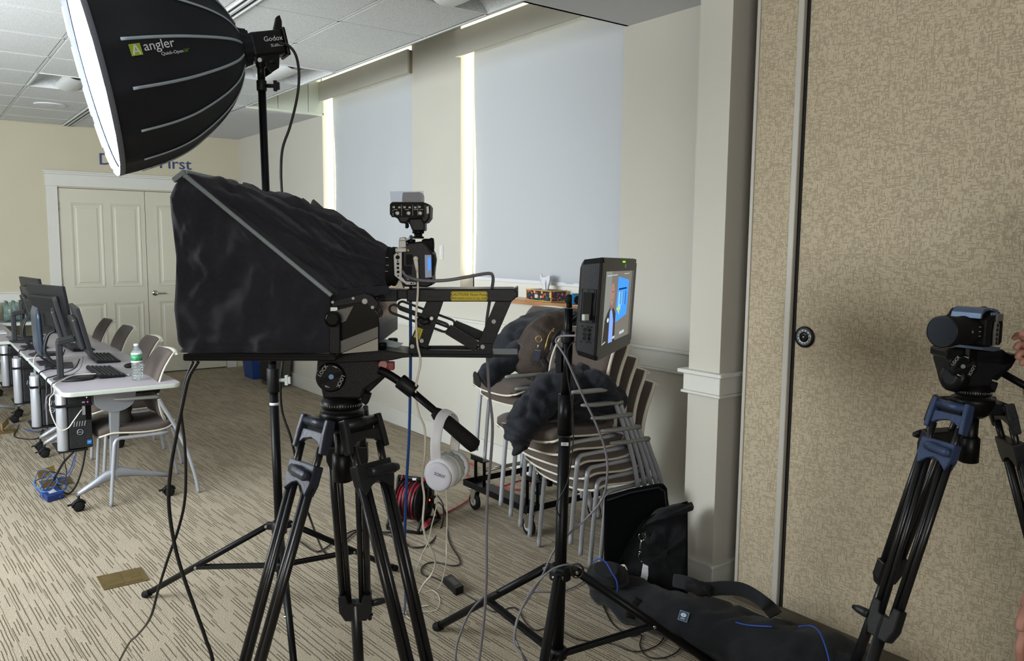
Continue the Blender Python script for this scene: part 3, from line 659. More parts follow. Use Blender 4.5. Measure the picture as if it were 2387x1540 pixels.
def make_keyboard(label):
    t = thing('keyboard', label, 'keyboard', (0, 0, 0), 'keyboards on the computer tables')
    g = G(); g.prism([(-.078, 0, .004), (.078, 0, .002), (.078, 0, .012), (.0, 0, .016), (-.078, 0, .026)], (0, .45, 0)); part('tray', g, blk, t, .003)
    n = 0
    for r in range(6):
        x = .058-.0245*r; z = .0135+(.0008*r if r < 3 else .0016+.0028*(r-2)); y = .010
        while y < .43:
            w = .0175 if r else (.10 if .13 < y < .16 else .024)
            if abs(y-.305) < .008 or abs(y-.372) < .006: y += .006; continue
            part('keycap', G().prism([(x-.0085, y, z), (x+.0085, y, z-.001), (x+.0070, y+.001, z+.0065), (x-.0070, y+.001, z+.0075)], (0, w, 0)), key, t); y += w+.0022; n += 1
    part('feet', G().b2((-.072, .03, -.0), (-.062, .06, .012)).b2((-.072, .39, -.0), (-.062, .42, .012)), blk, t, kind='stuff')
    return t
kb = make_keyboard('black keyboard nearest the camera, a pen at its side'); kb.location = (1.0, 5.53, .7305)
dup(kb, (1.105, 6.22, .7305), radians(-2), 'black keyboard in front of the thick ribbed monitor, raised on its feet')
dup(kb, (1.07, 6.98, .7305), radians(3), 'farthest visible black keyboard, on the second table')
o = solo('computer_mouse', G().sphere((1.19, 5.93, .742), .03, 10, (1.5, 1.0, .62)), blk, 'black mouse behind the water bottle', 'mouse')
o = solo('pen', G().tube([(1.10, 5.545, .7365), (1.085, 5.66, .7365)], .0045, 8), silverp, 'silver and white pen beside the nearest keyboard', 'pen')
# water bottle
b0 = V((1.112, 5.37, .7295)); t = thing('water_bottle', 'clear plastic water bottle with a green label on the table corner', 'bottle', b0)
pr = [(0, .024), (.003, .030)]
for k in range(24): z = .006+.11*k/23; pr.append((z, .0315+.0016*sin(k*1.7)))
pr += [(.118, .031), (.12, .0325), (.165, .0325), (.17, .031), (.185, .026), (.200, .014), (.203, .0135), (.213, .0135)]
part('body', G().lathe(b0, UP, pr, 28), petm, t)
part('label', G().lathe(b0+V((0, 0, .124)), UP, [(0, .0329), (.038, .0329)], 28), mat('bottle_label_green', (60, 140, 92), .4, bump=.02, bscale=60, var=.5, vscale=38), t)
part('label_edge', G().lathe(b0+V((0, 0, .112)), UP, [(0, .0326), (.011, .0329)], 28).lathe(b0+V((0, 0, .162)), UP, [(0, .0329), (.010, .0320)], 28), white, t)
part('cap', G().lathe(b0+V((0, 0, .2135)), UP, [(0, .0145), (.012, .0145), (.0135, .012)], 24), white, t)
# towers hung on the table's back edge
led = {c: emis('led_%s' % c, rgb, 2.5) for c, rgb in (('magenta', (230, 60, 200)), ('white', (240, 240, 255)), ('green', (90, 250, 60)), ('red', (255, 50, 20)), ('orange', (255, 120, 40)))}
def make_tower(label):
    t = thing('computer_tower', label, 'computer', (0, 0, 0), 'computer towers hung under the tables')
    part('case', G().b2((-.055, .006, 0), (.068, .30, .315)), mat('case_black', (26, 28, 30), .5, bump=.05, bscale=150), t, .006)
    f = part('front_panel', G().b2((-.050, 0, .004), (.066, .007, .311)), mat('mesh_front', (17, 18, 20), .6, bump=.9, bscale=260), t, .004)
    part('holder', G().tube([(-.085, .03, -.004), (-.085, .03, .335)], [(.030, .036)]*2, 24, flat=(1, 0, 0)).b2((-.085, .02, 0), (-.058, .26, .325)), silverp, t, .003)
    part('strap', G().b2((-.118, -.010, .255), (.072, .004, .270)).b2((-.118, -.006, .255), (-.112, .1, .270)), rub, t, .002)
    part('base_clip', G().b2((-.117, -.008, -.012), (.04, .26, -.002)), rub, t, .003)
    part('port_strip', G().b2((.018, -.002, .20), (.034, .0, .28)), silverp, f); part('port_panel', G().b2((.036, -.0025, .17), (.062, 0, .26)), gloss, f)
    part('power_light', G().box((.048, -.003, .275), (.006, .002, .005)), led['magenta'], f); part('drive_light', G().box((.044, -.003, .302), (.004, .002, .004)), led['white'], f)
    c = V((.002, -.001, .10)); part('round_badge', G().tube([c+V((.0155*cos(a), 0, .0155*sin(a))) for a in [2*pi*k/20 for k in range(20)]], .0018, 6, closed=True), silverp, f)
    text('badge_letters', 'DELL', .0125, c+V((0, -.0015, 0)), (1, 0, 0), (0, 0, 1), silverp, f, .0008)
    part('blue_sticker', G().box((.048, -.0015, .035), (.024, .001, .024)), mat('blue_sticker', (40, 120, 190), .4, bump=.02, bscale=50), f)
    text('sticker_letters', 'intel', .009, (.048, -.0024, .036), (1, 0, 0), (0, 0, 1), white, f, .0003)
    for k in range(5): part('vent_slot', G().beam((-.03+k*.014, -.001, .135), (-.024+k*.014, -.001, .165), .0045, .001, (0, 1, 0)), silverp, f)
    return t
tw = make_tower('black and silver computer tower under the near end of the front table, badge showing'); tw.location = (.76, 5.24, .372)
dup(tw, (.715, 6.02, .372), None, 'silver computer tower under the back of the front table, bluish')
dup(tw, (.705, 6.98, .372), None, 'silver computer tower under the near end of the second table')
dup(tw, (.70, 7.86, .372), None, 'farthest silver computer tower, near the far end of the second table')
solo('power_supply_bag', G().sweep([(1.02, 5.42, .62), (1.02, 5.44, .50), (1.03, 5.46, .36)], [(.06, .05), (.10, .06), (.05, .04)], 18, 5, .01, 9, 5, up=(1, 0, 0)), greybin, 'grey bundle hanging under the front table behind its leg', 'bundle')
# ------------------------------------------------------------------ chair dolly under the far stack
t = thing('chair_dolly', 'black steel chair dolly with grey castors under the far chair stack', 'dolly', (2.9, 3.65, .1))
x0, x1, y0, y1, zt = 2.615, 3.20, 3.34, 3.97, .165
g = G()
for a, b in (((x0, y0), (x1, y0)), ((x1, y0), (x1, y1)), ((x1, y1), (x0, y1)), ((x0, y1), (x0, y0))): g.beam((*a, zt), (*b, zt), .006, .036)
part('tray_rim', g, blks, t, .002)
part('tray', G().b2((x0, y0+.1, zt-.014), (x0+.14, y1-.1, zt-.009)).b2((x1-.14, y0+.1, zt-.014), (x1, y1-.1, zt-.009)).b2((x0, y0, zt-.013), (x0+.12, y0+.1, zt-.009)).b2((x0, y1-.1, zt-.013), (x0+.12, y1, zt-.009)), blks, t)
for x in (x0+.08, x1-.08):
    for y in (y0+.06, y1-.06):
        part('post', G().tube(cr([(x, y-.045, zt-.012), (x, y-.045, zt+.12), (x, y-.035, zt+.135), (x, y+.035, zt+.135), (x, y+.045, zt+.12), (x, y+.045, zt-.012)], 3), [(.012, .004)]*16, 8, flat=(1, 0, 0)), blks, t)
        part('saddle', G().prism([(x-.028, y-.06, zt+.135), (x+.028, y-.06, zt+.135), (x+.028, y+.06, zt+.135), (x-.028, y+.06, zt+.135)], (0, 0, .005)).b2((x-.028, y-.06, zt+.135), (x-.023, y+.06, zt+.165)), blks, t)
for x in (x0+.05, x1-.05):
    for y in (y0+.05, y1-.05):
        w = part('castor', G().lathe((x-.012, y, .052), (1, 0, 0), [(0, .02), (.001, .044), (.005, .052), (.019, .052), (.023, .044), (.024, .02)], 24), rub, t)
        part('wheel_hub', G().lathe((x-.015, y, .052), (1, 0, 0), [(0, .006), (.001, .026), (.029, .026), (.03, .006)], 20), padgrey, w)
        part('castor_fork', G().prism([(x-.018, y-.012, .045), (x-.018, y+.012, .045), (x-.018, y+.03, .125), (x-.018, y-.03, .125)], (.003, 0, 0)).prism([(x+.015, y-.012, .045), (x+.015, y+.012, .045), (x+.015, y+.03, .125), (x+.015, y-.03, .125)], (.003, 0, 0)).b2((x-.03, y-.03, .122), (x+.03, y+.03, .128)).cyl((x, y, .126), (x, y, .152), .012), chrome, t)
for y in (3.64, 3.90): part('upright', G().b2((3.0, y-.012, zt-.012), (3.03, y+.012, .66)).b2((2.93, y-.012, .655), (3.10, y+.012, .672)), blks, t, .002)
part('cross_rod', G().cyl((x0+.1, y1-.07, .235), (x1, y1-.07, .235), .008).cyl((x0+.1, y1-.10, .255), (x1, y1-.10, .255), .006), chrome, t)
# ------------------------------------------------------------------ generic light stand
def leg_stand(name, label, cat, top, base_c, feet, hub_z, r, brace_f, sections, low_z=.23, group=None):
    base_c = V(base_c); top = V(top); t = thing(name, label, cat, (base_c.x, base_c.y, 0), group)
    ax = (top-base_c).normalized()
    def P_(z): return base_c+ax*((z-base_c.z)/ax.z)
    zs = sections
    for i, (za, zb, rr) in enumerate(zs): part('pole', G().cyl(P_(za), P_(zb), rr, n=16), blks, t)
    hub = P_(hub_z); low = P_(low_z)
    part('hub_collar', G().lathe(hub-ax*.03, ax, [(0, r*1.25), (.004, r*1.5), (.05, r*1.5), (.056, r*1.2)], 20), blk, t)
    part('lower_collar', G().lathe(low-ax*.02, ax, [(0, r*1.2), (.004, r*1.35), (.035, r*1.35), (.04, r*1.15)], 20), blk, t)
    for f in feet:
        f = V(f); d = (f-hub); dh = V((d.x, d.y, 0)).normalized(); s0 = hub+dh*(r*1.2+.028)
        part('hub_arm', G().beam(hub+dh*r*.8, s0+dh*.006, .024, .03), blk, t, .003)
        lg = part('leg', G().tube([s0, f+V((0, 0, .012))], r*.62, 12), blks, t)
        part('foot_cap', G().tube([f+(s0-f)*.045+V((0, 0, .010)), f+V((0, 0, .013))], r*.74, 12).sphere(f+V((0, 0, .015)), r*.74, 8), rub, lg)
        m = s0+(f-s0)*brace_f; l0 = low+dh*(r*1.2); side = dh.cross(UP)*.011
        for sg in (-1, 1): part('brace', G().beam(l0+side*sg, m+side*sg, .004, .016), blk, t)
        part('rivet', G().cyl(m-side*1.7, m+side*1.7, .0055, n=10).cyl(s0-side*1.9, s0+side*1.9, .0055, n=10), chrome, lg)
    return t, P_
F1, F2 = PZ(338, 1392, 0), PZ(922, 1330, 0); F3 = PZ(692, 1620, 0)
cbase = V((1.20, 3.27, .27)); cbase = at(655, 1330, 3.30); ctop = at(608, 150, 3.33)
ls, LP = leg_stand('light_stand', 'tall black light stand holding up the lit softbox', 'light stand', ctop, cbase, (F1, F2, F3), at(652, 1222, 3.33).z, .021, .56,
    ((.17, at(0, 895, 3.33).z, .0185), (at(0, 960, 3.33).z, at(0, 840, 3.33).z, .0175), (at(0, 860, 3.33).z, at(0, 195, 3.33).z, .0155), (at(0, 210, 3.33).z, ctop.z, .0115)))
for y, yy in ((850, 905), (182, 206)):
    a, b = LP(at(0, yy, 3.33).z), LP(at(0, y, 3.33).z); r = .026 if y > 500 else .020
    c = part('clamp_collar', G().cyl(a, b, r, n=18), blk, ls, .002)
    m = (a+b)/2; part('clamp_knob', G().cyl(m+RT*.02, m+RT*.052, .008, n=10).box(m+RT*.055, (.014, .014, .042), RIG).box(m+RT*.066, (.012, .012, .03), RIG), blk if y < 500 else padgrey, c, .002)
part('height_sticker', G().tube([LP(at(0, 935, 3.33).z), LP(at(0, 929, 3.33).z)], .0193, 12), white, ls)
# ------------------------------------------------------------------ softbox and lamp head
RC = at(562, 112, 3.33); MC = at(215, 149, 3.062); nn = (MC-RC).normalized(); LL = (MC-RC).length
upv = (UP-nn*UP.dot(nn)).normalized(); sdv = upv.cross(nn)
SR = .408
sb = thing('softbox_light', 'lit black softbox with grey-piped ribs on a lamp head, high on the stand', 'softbox', LP(ctop.z-.02))
prof = [(0, 1.0), (.12, .985), (.31, .94), (.46, .875), (.58, .79), (.72, .665), (.82, .55), (.89, .44), (.95, .30), (1.0, .15)]
NR = 16; sbm = mat('softbox_fabric', (30, 32, 38), .75, spec=.3, bump=.25, bscale=420, var=.12, vscale=8)
pc = cr([V((a, b, 0)) for a, b in prof], 4)
def sbp(tt, rr, ang, out=0):
    return MC-nn*(tt*LL)+(upv*cos(ang)+sdv*sin(ang))*(rr*SR+out)
rings = []
for p in pc:
    ring = []
    for k in range(NR*6):
        a = 2*pi*k/(NR*6); u = (k % 6)/6; dip = 1-.030*sin(pi*u)*min(1, p.y*1.6)
        ring.append(sbp(p.x, p.y*dip+.0035*noise.noise(V((p.x*5, a*3, 1))), a))
    rings.append(ring)
part('shell', G().loft(rings, caps=False), sbm, sb)
for k in range(NR):
    a = 2*pi*k/NR
    q = [sbp(p.x, p.y, a, .003) for p in pc if .10 < p.x < .975]
    part('rib_piping', G().tube(q, [(.0055, .0022)]*len(q), 6, flat=sdv*cos(a)-upv*sin(a)), piping, sb)
# rim, velcro strips and bright front diffuser
rim = G(); ra, rb = [], []
for k in range(NR*4+1):
    a = 2*pi*k/(NR*4); ra.append(sbp(-.035, 1.005, a)); rb.append(sbp(.0, 1.0, a))
rim.loft([ra, rb, [sbp(.0, .955, 2*pi*k/(NR*4)) for k in range(NR*4+1)], [sbp(-.035, 1.0, 2*pi*k/(NR*4)) for k in range(NR*4+1)]], closed=False, caps=False); part('front_skirt', rim, mat('grey_skirt', (112, 116, 128), .7, bump=.2, bscale=300), sb)
for k in range(NR):
    a0 = 2*pi*(k+.12)/NR; a1 = 2*pi*(k+.88)/NR
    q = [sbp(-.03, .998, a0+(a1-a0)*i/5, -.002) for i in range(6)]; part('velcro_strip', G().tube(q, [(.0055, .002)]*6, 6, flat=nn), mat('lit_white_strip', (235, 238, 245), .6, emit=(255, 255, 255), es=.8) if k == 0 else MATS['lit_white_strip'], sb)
g = G(); rr = []
for r_, b_ in ((.945, .006), (.8, -.004), (.5, -.012), (.2, -.016), (.02, -.017)): rr.append([sbp(b_, r_, 2*pi*k/64) for k in range(64)])
g.loft(rr); part('front_diffuser', g, emis('glowing_diffuser', (238, 244, 255), 9.0), sb)
# back opening sleeve folds
part('sleeve', G().loft([[RC-nn*d+(upv*cos(2*pi*k/40)+sdv*sin(2*pi*k/40))*(r+.005*sin(k*2.1)) for k in range(40)] for d, r in ((-.035, .105), (-.01, .078), (.01, .070), (.03, .066))], caps=False), sbm, sb)
hx = -nn; hu = (UP-hx*UP.dot(hx)).normalized(); hs = hx.cross(hu); HR = frame(hx, hu, hs)
hc = RC+hx*.085
part('speed_ring', G().lathe(RC-hx*.03, hx, [(0, .085), (.012, .088), (.022, .085), (.03, .062)], 32), blkm, sb)
hb = part('lamp_head', G().box(hc+hx*.012, (.135, .098, .105), HR), blk, sb, .012)
part('rear_panel', G().box(hc+hx*.086, (.014, .110, .112), HR), blkm, hb, .005)
part('carry_handle', G().prism([hc+hx*a+hu*b-hs*.012 for a, b in ((.055, .048), (.082, .104), (.098, .110), (.101, .085), (.092, .045))], hs*.024), blk, sb, .004)
part('yoke', G().prism([hc+hx*a+hu*b+hs*.05 for a, b in ((-.03, -.048), (.045, -.048), (.03, -.10), (-.005, -.115), (-.02, -.09))], hs*.012).prism([hc+hx*a+hu*b-hs*.062 for a, b in ((-.03, -.048), (.045, -.048), (.03, -.10), (-.005, -.115), (-.02, -.09))], hs*.012).box(hc-hu*.052, (.07, .012, .11), HR), blkm, sb, .003)
# which side of the head faces the camera
fs = hs if hs.dot(YF) < 0 else -hs
kc = at(613, 145, 3.33)
part('spigot', G().cyl(LP(ctop.z-.06), LP(ctop.z+.012), .015).sphere(LP(ctop.z-.0), .02, 10, (1, 1, 1.3)).cyl(kc-YF*.04, kc+YF*.04, .014), blkm, sb)
part('tilt_dot', G().cyl(kc-YF*.042, kc-YF*.039, .0085, n=20), white, sb); part('tilt_lever', G().tube([kc+RT*.012, kc+RT*.048+UP*.004], [.007, .009], 10), blk, sb)
xdir = -(fs.cross(hu)) if False else hu.cross(fs); 
if xdir.dot(RT) < 0: xdir = -xdir
text('lettering', 'Godox', .027, hc+hx*.035+fs*.0545+hu*.014, xdir, hu, white, sb, .0006)
text('lettering', 'SL60IIBi', .016, hc+hx*.045+fs*.0545-hu*.012, xdir, hu, white, sb, .0006)
# maker's logo on the shell
lc = at(342, 112, 3.03); 
# find shell point under the pixel by marching
def shell_hit(x, y):
    d = ray(x, y); best = None; s = 2.2/d.dot(YF)
    while s < 3.9:
        p = CAM+d*s; tt = (MC-p).dot(nn)/LL
        if 0 <= tt <= 1:
            rv = (p-MC+nn*(tt*LL)).length; rr_ = 1
            for i in range(len(pc)-1):
                if pc[i].x <= tt <= pc[i+1].x: rr_ = pc[i].y+(pc[i+1].y-pc[i].y)*(tt-pc[i].x)/max(1e-6, pc[i+1].x-pc[i].x)
            if rv <= rr_*SR*.985: return p
        s += .002
    return CAM+d*(3.0/d.dot(YF))
pA, pB, pC_ = shell_hit(315, 116), shell_hit(400, 104), shell_hit(318, 90)
lx = (pB-pA).normalized(); ly = (pC_-pA); ly = (ly-lx*ly.dot(lx)).normalized(); lz = lx.cross(ly)
if lz.dot(CAM-pA) < 0: lz = -lz
off = lz*.006
lime = mat('lime_logo', (150, 176, 40), .5, bump=.02, bscale=50); limeg = mat('green_logo', (96, 150, 40), .5, bump=.02, bscale=50)
lg = part('logo_square', G().prism([pA+lx*a+ly*b+off for a, b in ((-.019, -.019), (.019, -.019), (.019, .019), (-.019, .019))], lz*.001), lime, sb)
part('logo_mark', G().beam(pA-lx*.012-ly*.016+off+lz*.0015, pA+ly*.016+off+lz*.0015, .005, .001, lz).beam(pA+lx*.012-ly*.016+off+lz*.0015, pA+ly*.016+off+lz*.0015, .005, .001, lz).beam(pA-lx*.008-ly*.006+off+lz*.0015, pA+lx*.008-ly*.006+off+lz*.0015, .004, .001, lz), white, sb)
text('lettering', 'angler', .044, pA+lx*.026+ly*.005+off*1.6, lx, ly, white, sb, .0006, 'LEFT')
text('lettering', 'Quick-Open', .0155, pA+lx*.078-ly*.0255+off*1.6, lx, ly, white, sb, .0005, 'LEFT')
text('lettering', '26"', .0155, pA+lx*.158-ly*.0255+off*1.6, lx, ly, limeg, sb, .0005, 'LEFT')
cable('lamp_power_cable', [at(650, 100, 3.33), at(672, 106, 3.33), at(690, 130, 3.34), at(697, 175, 3.34), at(692, 230, 3.34), at(676, 295, 3.33), at(659, 345, 3.33), at(655, 400, 3.33), at(658, 470, 3.33), at(662, 560, 3.35), at(668, 700, 3.36), at(660, 830, 3.36), at(654, 900, 3.36), at(658, 960, 3.37), at(678, 1020, 3.37), at(690, 1075, 3.38), at(700, 1140, 3.38), at(720, 1200, 3.38), PZ(760, 1290, .01), PZ(800, 1262, .01), PZ(840, 1235, .01), PZ(900, 1240, .01), PZ(930, 1238, .01)], .0055, blackc, 'black power cable hanging from the softbox lamp down its stand')
# ------------------------------------------------------------------ fluid-head tripod
tri_m = mat('tripod_tube', (20, 21, 24), .30, spec=.55, bump=.02, bscale=60)
cast = mat('tripod_casting', (26, 28, 32), .38, spec=.5, bump=.08, bscale=140)
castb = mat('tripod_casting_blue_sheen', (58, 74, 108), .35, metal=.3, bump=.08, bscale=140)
def tripod(name, label, c, zt, feet, lockf, castm, lever_side=1):
    """c: column centre, zt: top of the bowl; feet: three floor points"""
    c = V(c); t = thing(name, label, 'tripod', (c.x, c.y, 0))
    part('bowl', G().lathe(V((c.x, c.y, zt-.055)), UP, [(0, .030), (.012, .045), (.03, .052), (.045, .056), (.055, .054)], 32).cyl((c.x, c.y, zt-.17), (c.x, c.y, zt-.05), .019).lathe(V((c.x, c.y, zt-.185)), UP, [(0, .018), (.004, .026), (.07, .026), (.075, .02)], 20), blkm, t)
    for i, f in enumerate(feet):
        f = V(f); dh = V((f.x-c.x, f.y-c.y, 0)).normalized(); sd = dh.cross(UP); cm = castm if i == 0 else cast
        s0 = V((c.x, c.y, zt-.022))+dh*.072; d = (f+V((0, 0, .02))-s0); Ln = d.length; d.normalize(); up2 = sd.cross(d)
        if up2.dot(dh) < 0: up2 = -up2
        LR = frame(sd, up2, d)
        def Q(s, a=0, b=0): return s0+d*(s*Ln)+sd*a+up2*b
        # shoulder casting: axle, two cheeks, arch
        part('hinge_arm', G().box(V((c.x, c.y, zt-.028))+dh*.055, (.07, .05, .032), frame(sd, dh, UP)), blkm, t, .004)
        sh = part('shoulder', G().cyl(Q(0, -.052), Q(0, .052), .013, n=16), cm, t)
        for sg in (-1, 1):
            part('cheek', G().prism([Q(-.012, sg*.045, -.010), Q(-.012, sg*.045, .014), Q(.02, sg*.047, .015), Q(.058, sg*.050, .012), Q(.058, sg*.050, -.010), Q(.02, sg*.047, -.014)], sd*sg*.014), cm, sh, .003)
        ar = [(-.050, .018), (-.050, .042), (-.036, .047), (-.024, .038), (0, .034), (.024, .038), (.036, .047), (.050, .042), (.050, .018)]
        part('arch', G().prism([Q(b/1.0, a, -.007) for a, b in [(-.048, .016), (-.048, .050), (-.030, .038), (0, .032), (.030, .038), (.048, .050), (.048, .016)]], up2*.014), cm, sh, .003)
        # upper rods, mid lock, double tubes, lower lock, spike tube
        s1 = .10; rods = []
        for sg in (-1, 1):
            part('upper_rod', G().cyl(Q(.045, sg*.043), Q(s1+.02, sg*.039), .0095, n=12), tri_m, t)
            part('leg_tube', G().cyl(Q(s1-.01, sg*.044), Q(lockf, sg*.036), .0098, n=12), tri_m, t)
            part('inner_tube', G().cyl(Q(s1+.01, sg*.025), Q(lockf+.0, sg*.018), .0082, n=12), tri_m, t)
        lk = part('mid_lock', G().prism([Q(s1-.018, -.055, -.014), Q(s1-.018, .055, -.014), Q(s1+.02, .055, -.014), Q(s1+.045, .045, -.014), Q(s1+.028, .02, -.014), Q(s1+.022, 0, -.014), Q(s1+.028, -.02, -.014), Q(s1+.045, -.045, -.014), Q(s1+.02, -.055, -.014)], up2*.028), cm, t, .003)
        part('lock_lever', G().loft([[Q(s1+.0+.007*sin(q*.8)+h*sin(k*pi/5)/Ln, lever_side*(-.025+q*.085), .022+.006*q+w*cos(k*pi/5)) for k in range(10)] for q, h, w in ((0, .012, .010), (.25, .015, .011), (.5, .013, .010), (.8, .014, .009), (1, .008, .006))]), cm, lk)
        lo = part('lower_lock', G().prism([Q(lockf-.03, -.048, -.015), Q(lockf-.03, -.024, -.015), Q(lockf-.005, -.018, -.015), Q(lockf-.002, 0, -.015), Q(lockf-.005, .018, -.015), Q(lockf-.03, .024, -.015), Q(lockf-.03, .048, -.015), Q(lockf+.02, .048, -.015), Q(lockf+.05, .032, -.015), Q(lockf+.05, -.032, -.015), Q(lockf+.02, -.048, -.015)], up2*.030), cast, t, .004)
        part('lock_lever', G().loft([[Q(lockf+.012+h*sin(k*pi/5)/Ln, lever_side*(-.045-q*.05), .012+.01*q+w*cos(k*pi/5)) for k in range(10)] for q, h, w in ((0, .012, .010), (.3, .013, .010), (.7, .011, .008), (1, .006, .005))]), cast, lo)
        part('spreader_stud', G().cyl(Q(lockf+.02, .040), Q(lockf+.055, .040), .006, n=10).cyl(Q(lockf+.04, .030), Q(lockf+.04, .050), .004, n=8), blkm, lo)
        part('lower_tube', G().cyl(Q(lockf), Q(.985), .0165, n=14), tri_m, t)
        part('foot', G().lathe(Q(.97), d, [(0, .019), (.01, .024), (.03, .024), (Ln*.03+.004, .014)], 16), rub, t)
    return t
def radial(c, lat, away): return V((c.x, c.y, 0))+RT*lat+YF*away
RD = 2.0
c1 = at(797, 955, RD); z1 = at(797, 955, RD).z
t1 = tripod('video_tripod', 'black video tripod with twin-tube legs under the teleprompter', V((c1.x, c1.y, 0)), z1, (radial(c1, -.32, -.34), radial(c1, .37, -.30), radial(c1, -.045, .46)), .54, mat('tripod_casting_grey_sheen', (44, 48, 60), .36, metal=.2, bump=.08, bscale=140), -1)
def head(par, cx, D, zb, px0, s, dot):
    """fluid head as children of a tripod; px0 = pixel of bowl top centre; s = scale"""
    def L(a, b, e=0): return at(px0[0]+a*s, px0[1]+b*s, D+e)
    yd = YF
    part('pan_base', G().lathe(L(0, 2), UP, [(0, .048*s), (.004, .051*s), (.022*s, .051*s), (.024*s, .046*s), (.036*s, .046*s)], 36), blkm, par)
    tk = G()
    for k in range(48): a = 2*pi*k/48; p = L(0, 2)+UP*.012*s+V((cos(a), sin(a), 0))*.0513*s; tk.box(p, (.0008, .0008, .004 if k % 4 else .006))
    part('scale_marks', tk, padgrey, par, kind='stuff')
    hb = part('head_body', G().prism([L(a, b, -.045) for a, b in ((-58, -112), (78, -112), (100, -95), (98, -70), (52, -38), (46, -18), (-44, -18), (-50, -45), (-60, -80))], yd*.09), blk, par, .006)
    part('drag_dial', G().lathe(L(-25, -70, -.045), -yd, [(0, .036*s), (.010, .036*s), (.013, .034*s), (.014, .031*s)], 36), blkm, hb)
    part('dial_grip', G().prism([L(-25+a*30, -70+b*30, -.0595) for a, b in ((-.93, .3), (.93, -.5), (.97, -.2), (-.88, .55))], -yd*.006), rub, hb, .001)
    part('dial_centre', G().cyl(L(-25, -70, -.062), L(-25, -70, -.0675), .0062*s, n=20), dot, hb)
    for k in range(2):
        a0 = (2.2, -.75)[k]; q = [L(-25+24*cos(a0+i*.14), -70-24*sin(a0+i*.14), -.0600) for i in range(5)]
        c_ = L(-25+24*cos(a0+.3), -70-24*sin(a0+.3), -.0605)
        xx = (RT*sin(a0+.3)*1-UP*cos(a0+.3)*1); text('lettering', 'LOCK', .0125*s, c_, xx, xx.cross(-yd)*-1 if False else (RT*cos(a0+.3)+UP*sin(a0+.3)), padgrey, par, .0005)
        ang = a0-1.2 if k == 0 else a0-1.4
        q = [L(-25+25*cos(ang+i*.11), -70-25*sin(ang+i*.11), -.0602) for i in range(5)]; part('arrow', G().tube(q, [.0022*s, .0018*s, .0014*s, .0010*s, .0004], 6), padgrey, hb)
    part('tilt_lock', G().prism([L(a, b, -.03) for a, b in ((42, -35), (66, -28), (62, -16), (56, -2), (46, -10))], yd*.03), rub, par, .003)
    part('rear_bracket', G().prism([L(a, b, -.02) for a, b in ((68, -100), (118, -100), (100, -68), (62, -32), (50, -40))], yd*.05), blkm, par, .004)
    return hb, L
redm = mat('red_anodised', (140, 60, 52), .4, bump=.03, bscale=60)
h1, L1 = head(t1, 797, RD, z1, (797, 948), 1.0, blued)
part('counterbalance_dial', G().cyl(at(893, 850, RD-.05), at(893, 850, RD-.02), .012, n=16).box(at(905, 852, RD-.03), (.03, .02, .02), RIG), redm, t1, .002)
ph = part('pan_handle', G().tube(cr([at(884, 862, RD-.05), at(905, 872, RD-.055), at(930, 888, RD-.06), at(955, 905, RD-.06)], 4), .0105, 12).tube([at(950, 903, RD-.06), at(1108, 1038, RD-.09)], .0095, 12), blkm, t1)
part('handle_clamp', G().tube([at(931, 886, RD-.06), at(966, 913, RD-.063)], .019, 10), blk, ph, .003)
part('handle_grip', G().tube([at(1012, 958, RD-.075), at(1020, 965, RD-.076), at(1095, 1029, RD-.089), at(1108, 1040, RD-.09), at(1112, 1043, RD-.09)], [.012, .0165, .0185, .018, .010], 16), rub, ph)
# ------------------------------------------------------------------ right-hand tripod
RD2 = 2.2
c2 = at(2268, 925, RD2)
t2 = tripod('video_tripod', 'black video tripod with bluish castings in front of the partition at right', V((c2.x, c2.y, 0)), c2.z, (radial(c2, -.42, -.15), radial(c2, -.13, .44), radial(c2, .42, -.05)), .50, castb, -1)
h2, L2 = head(t2, 2268, RD2, c2.z, (2268, 918), .92, mat('grey_green_dot', (96, 112, 108), .5, bump=.02, bscale=60))
part('pan_handle', G().tube([at(2335, 868, RD2), at(2400, 905, RD2-.03), at(2520, 985, RD2-.08)], .010, 12), blkm, t2)
part('head_front', G().lathe(at(2232, 880, RD2-.02), (at(2180, 868, RD2-.05)-at(2232, 880, RD2-.02)).normalized(), [(0, .04), (.02, .04), (.028, .034), (.032, .02)], 24), blkm, t2)
part('quick_release_plate', G().prism([at(x, y, RD2-.045) for x, y in ((2205, 818), (2215, 812), (2335, 818), (2368, 830), (2366, 846), (2340, 852), (2212, 838), (2205, 832))], YF*.085), blkm, t2, .003)
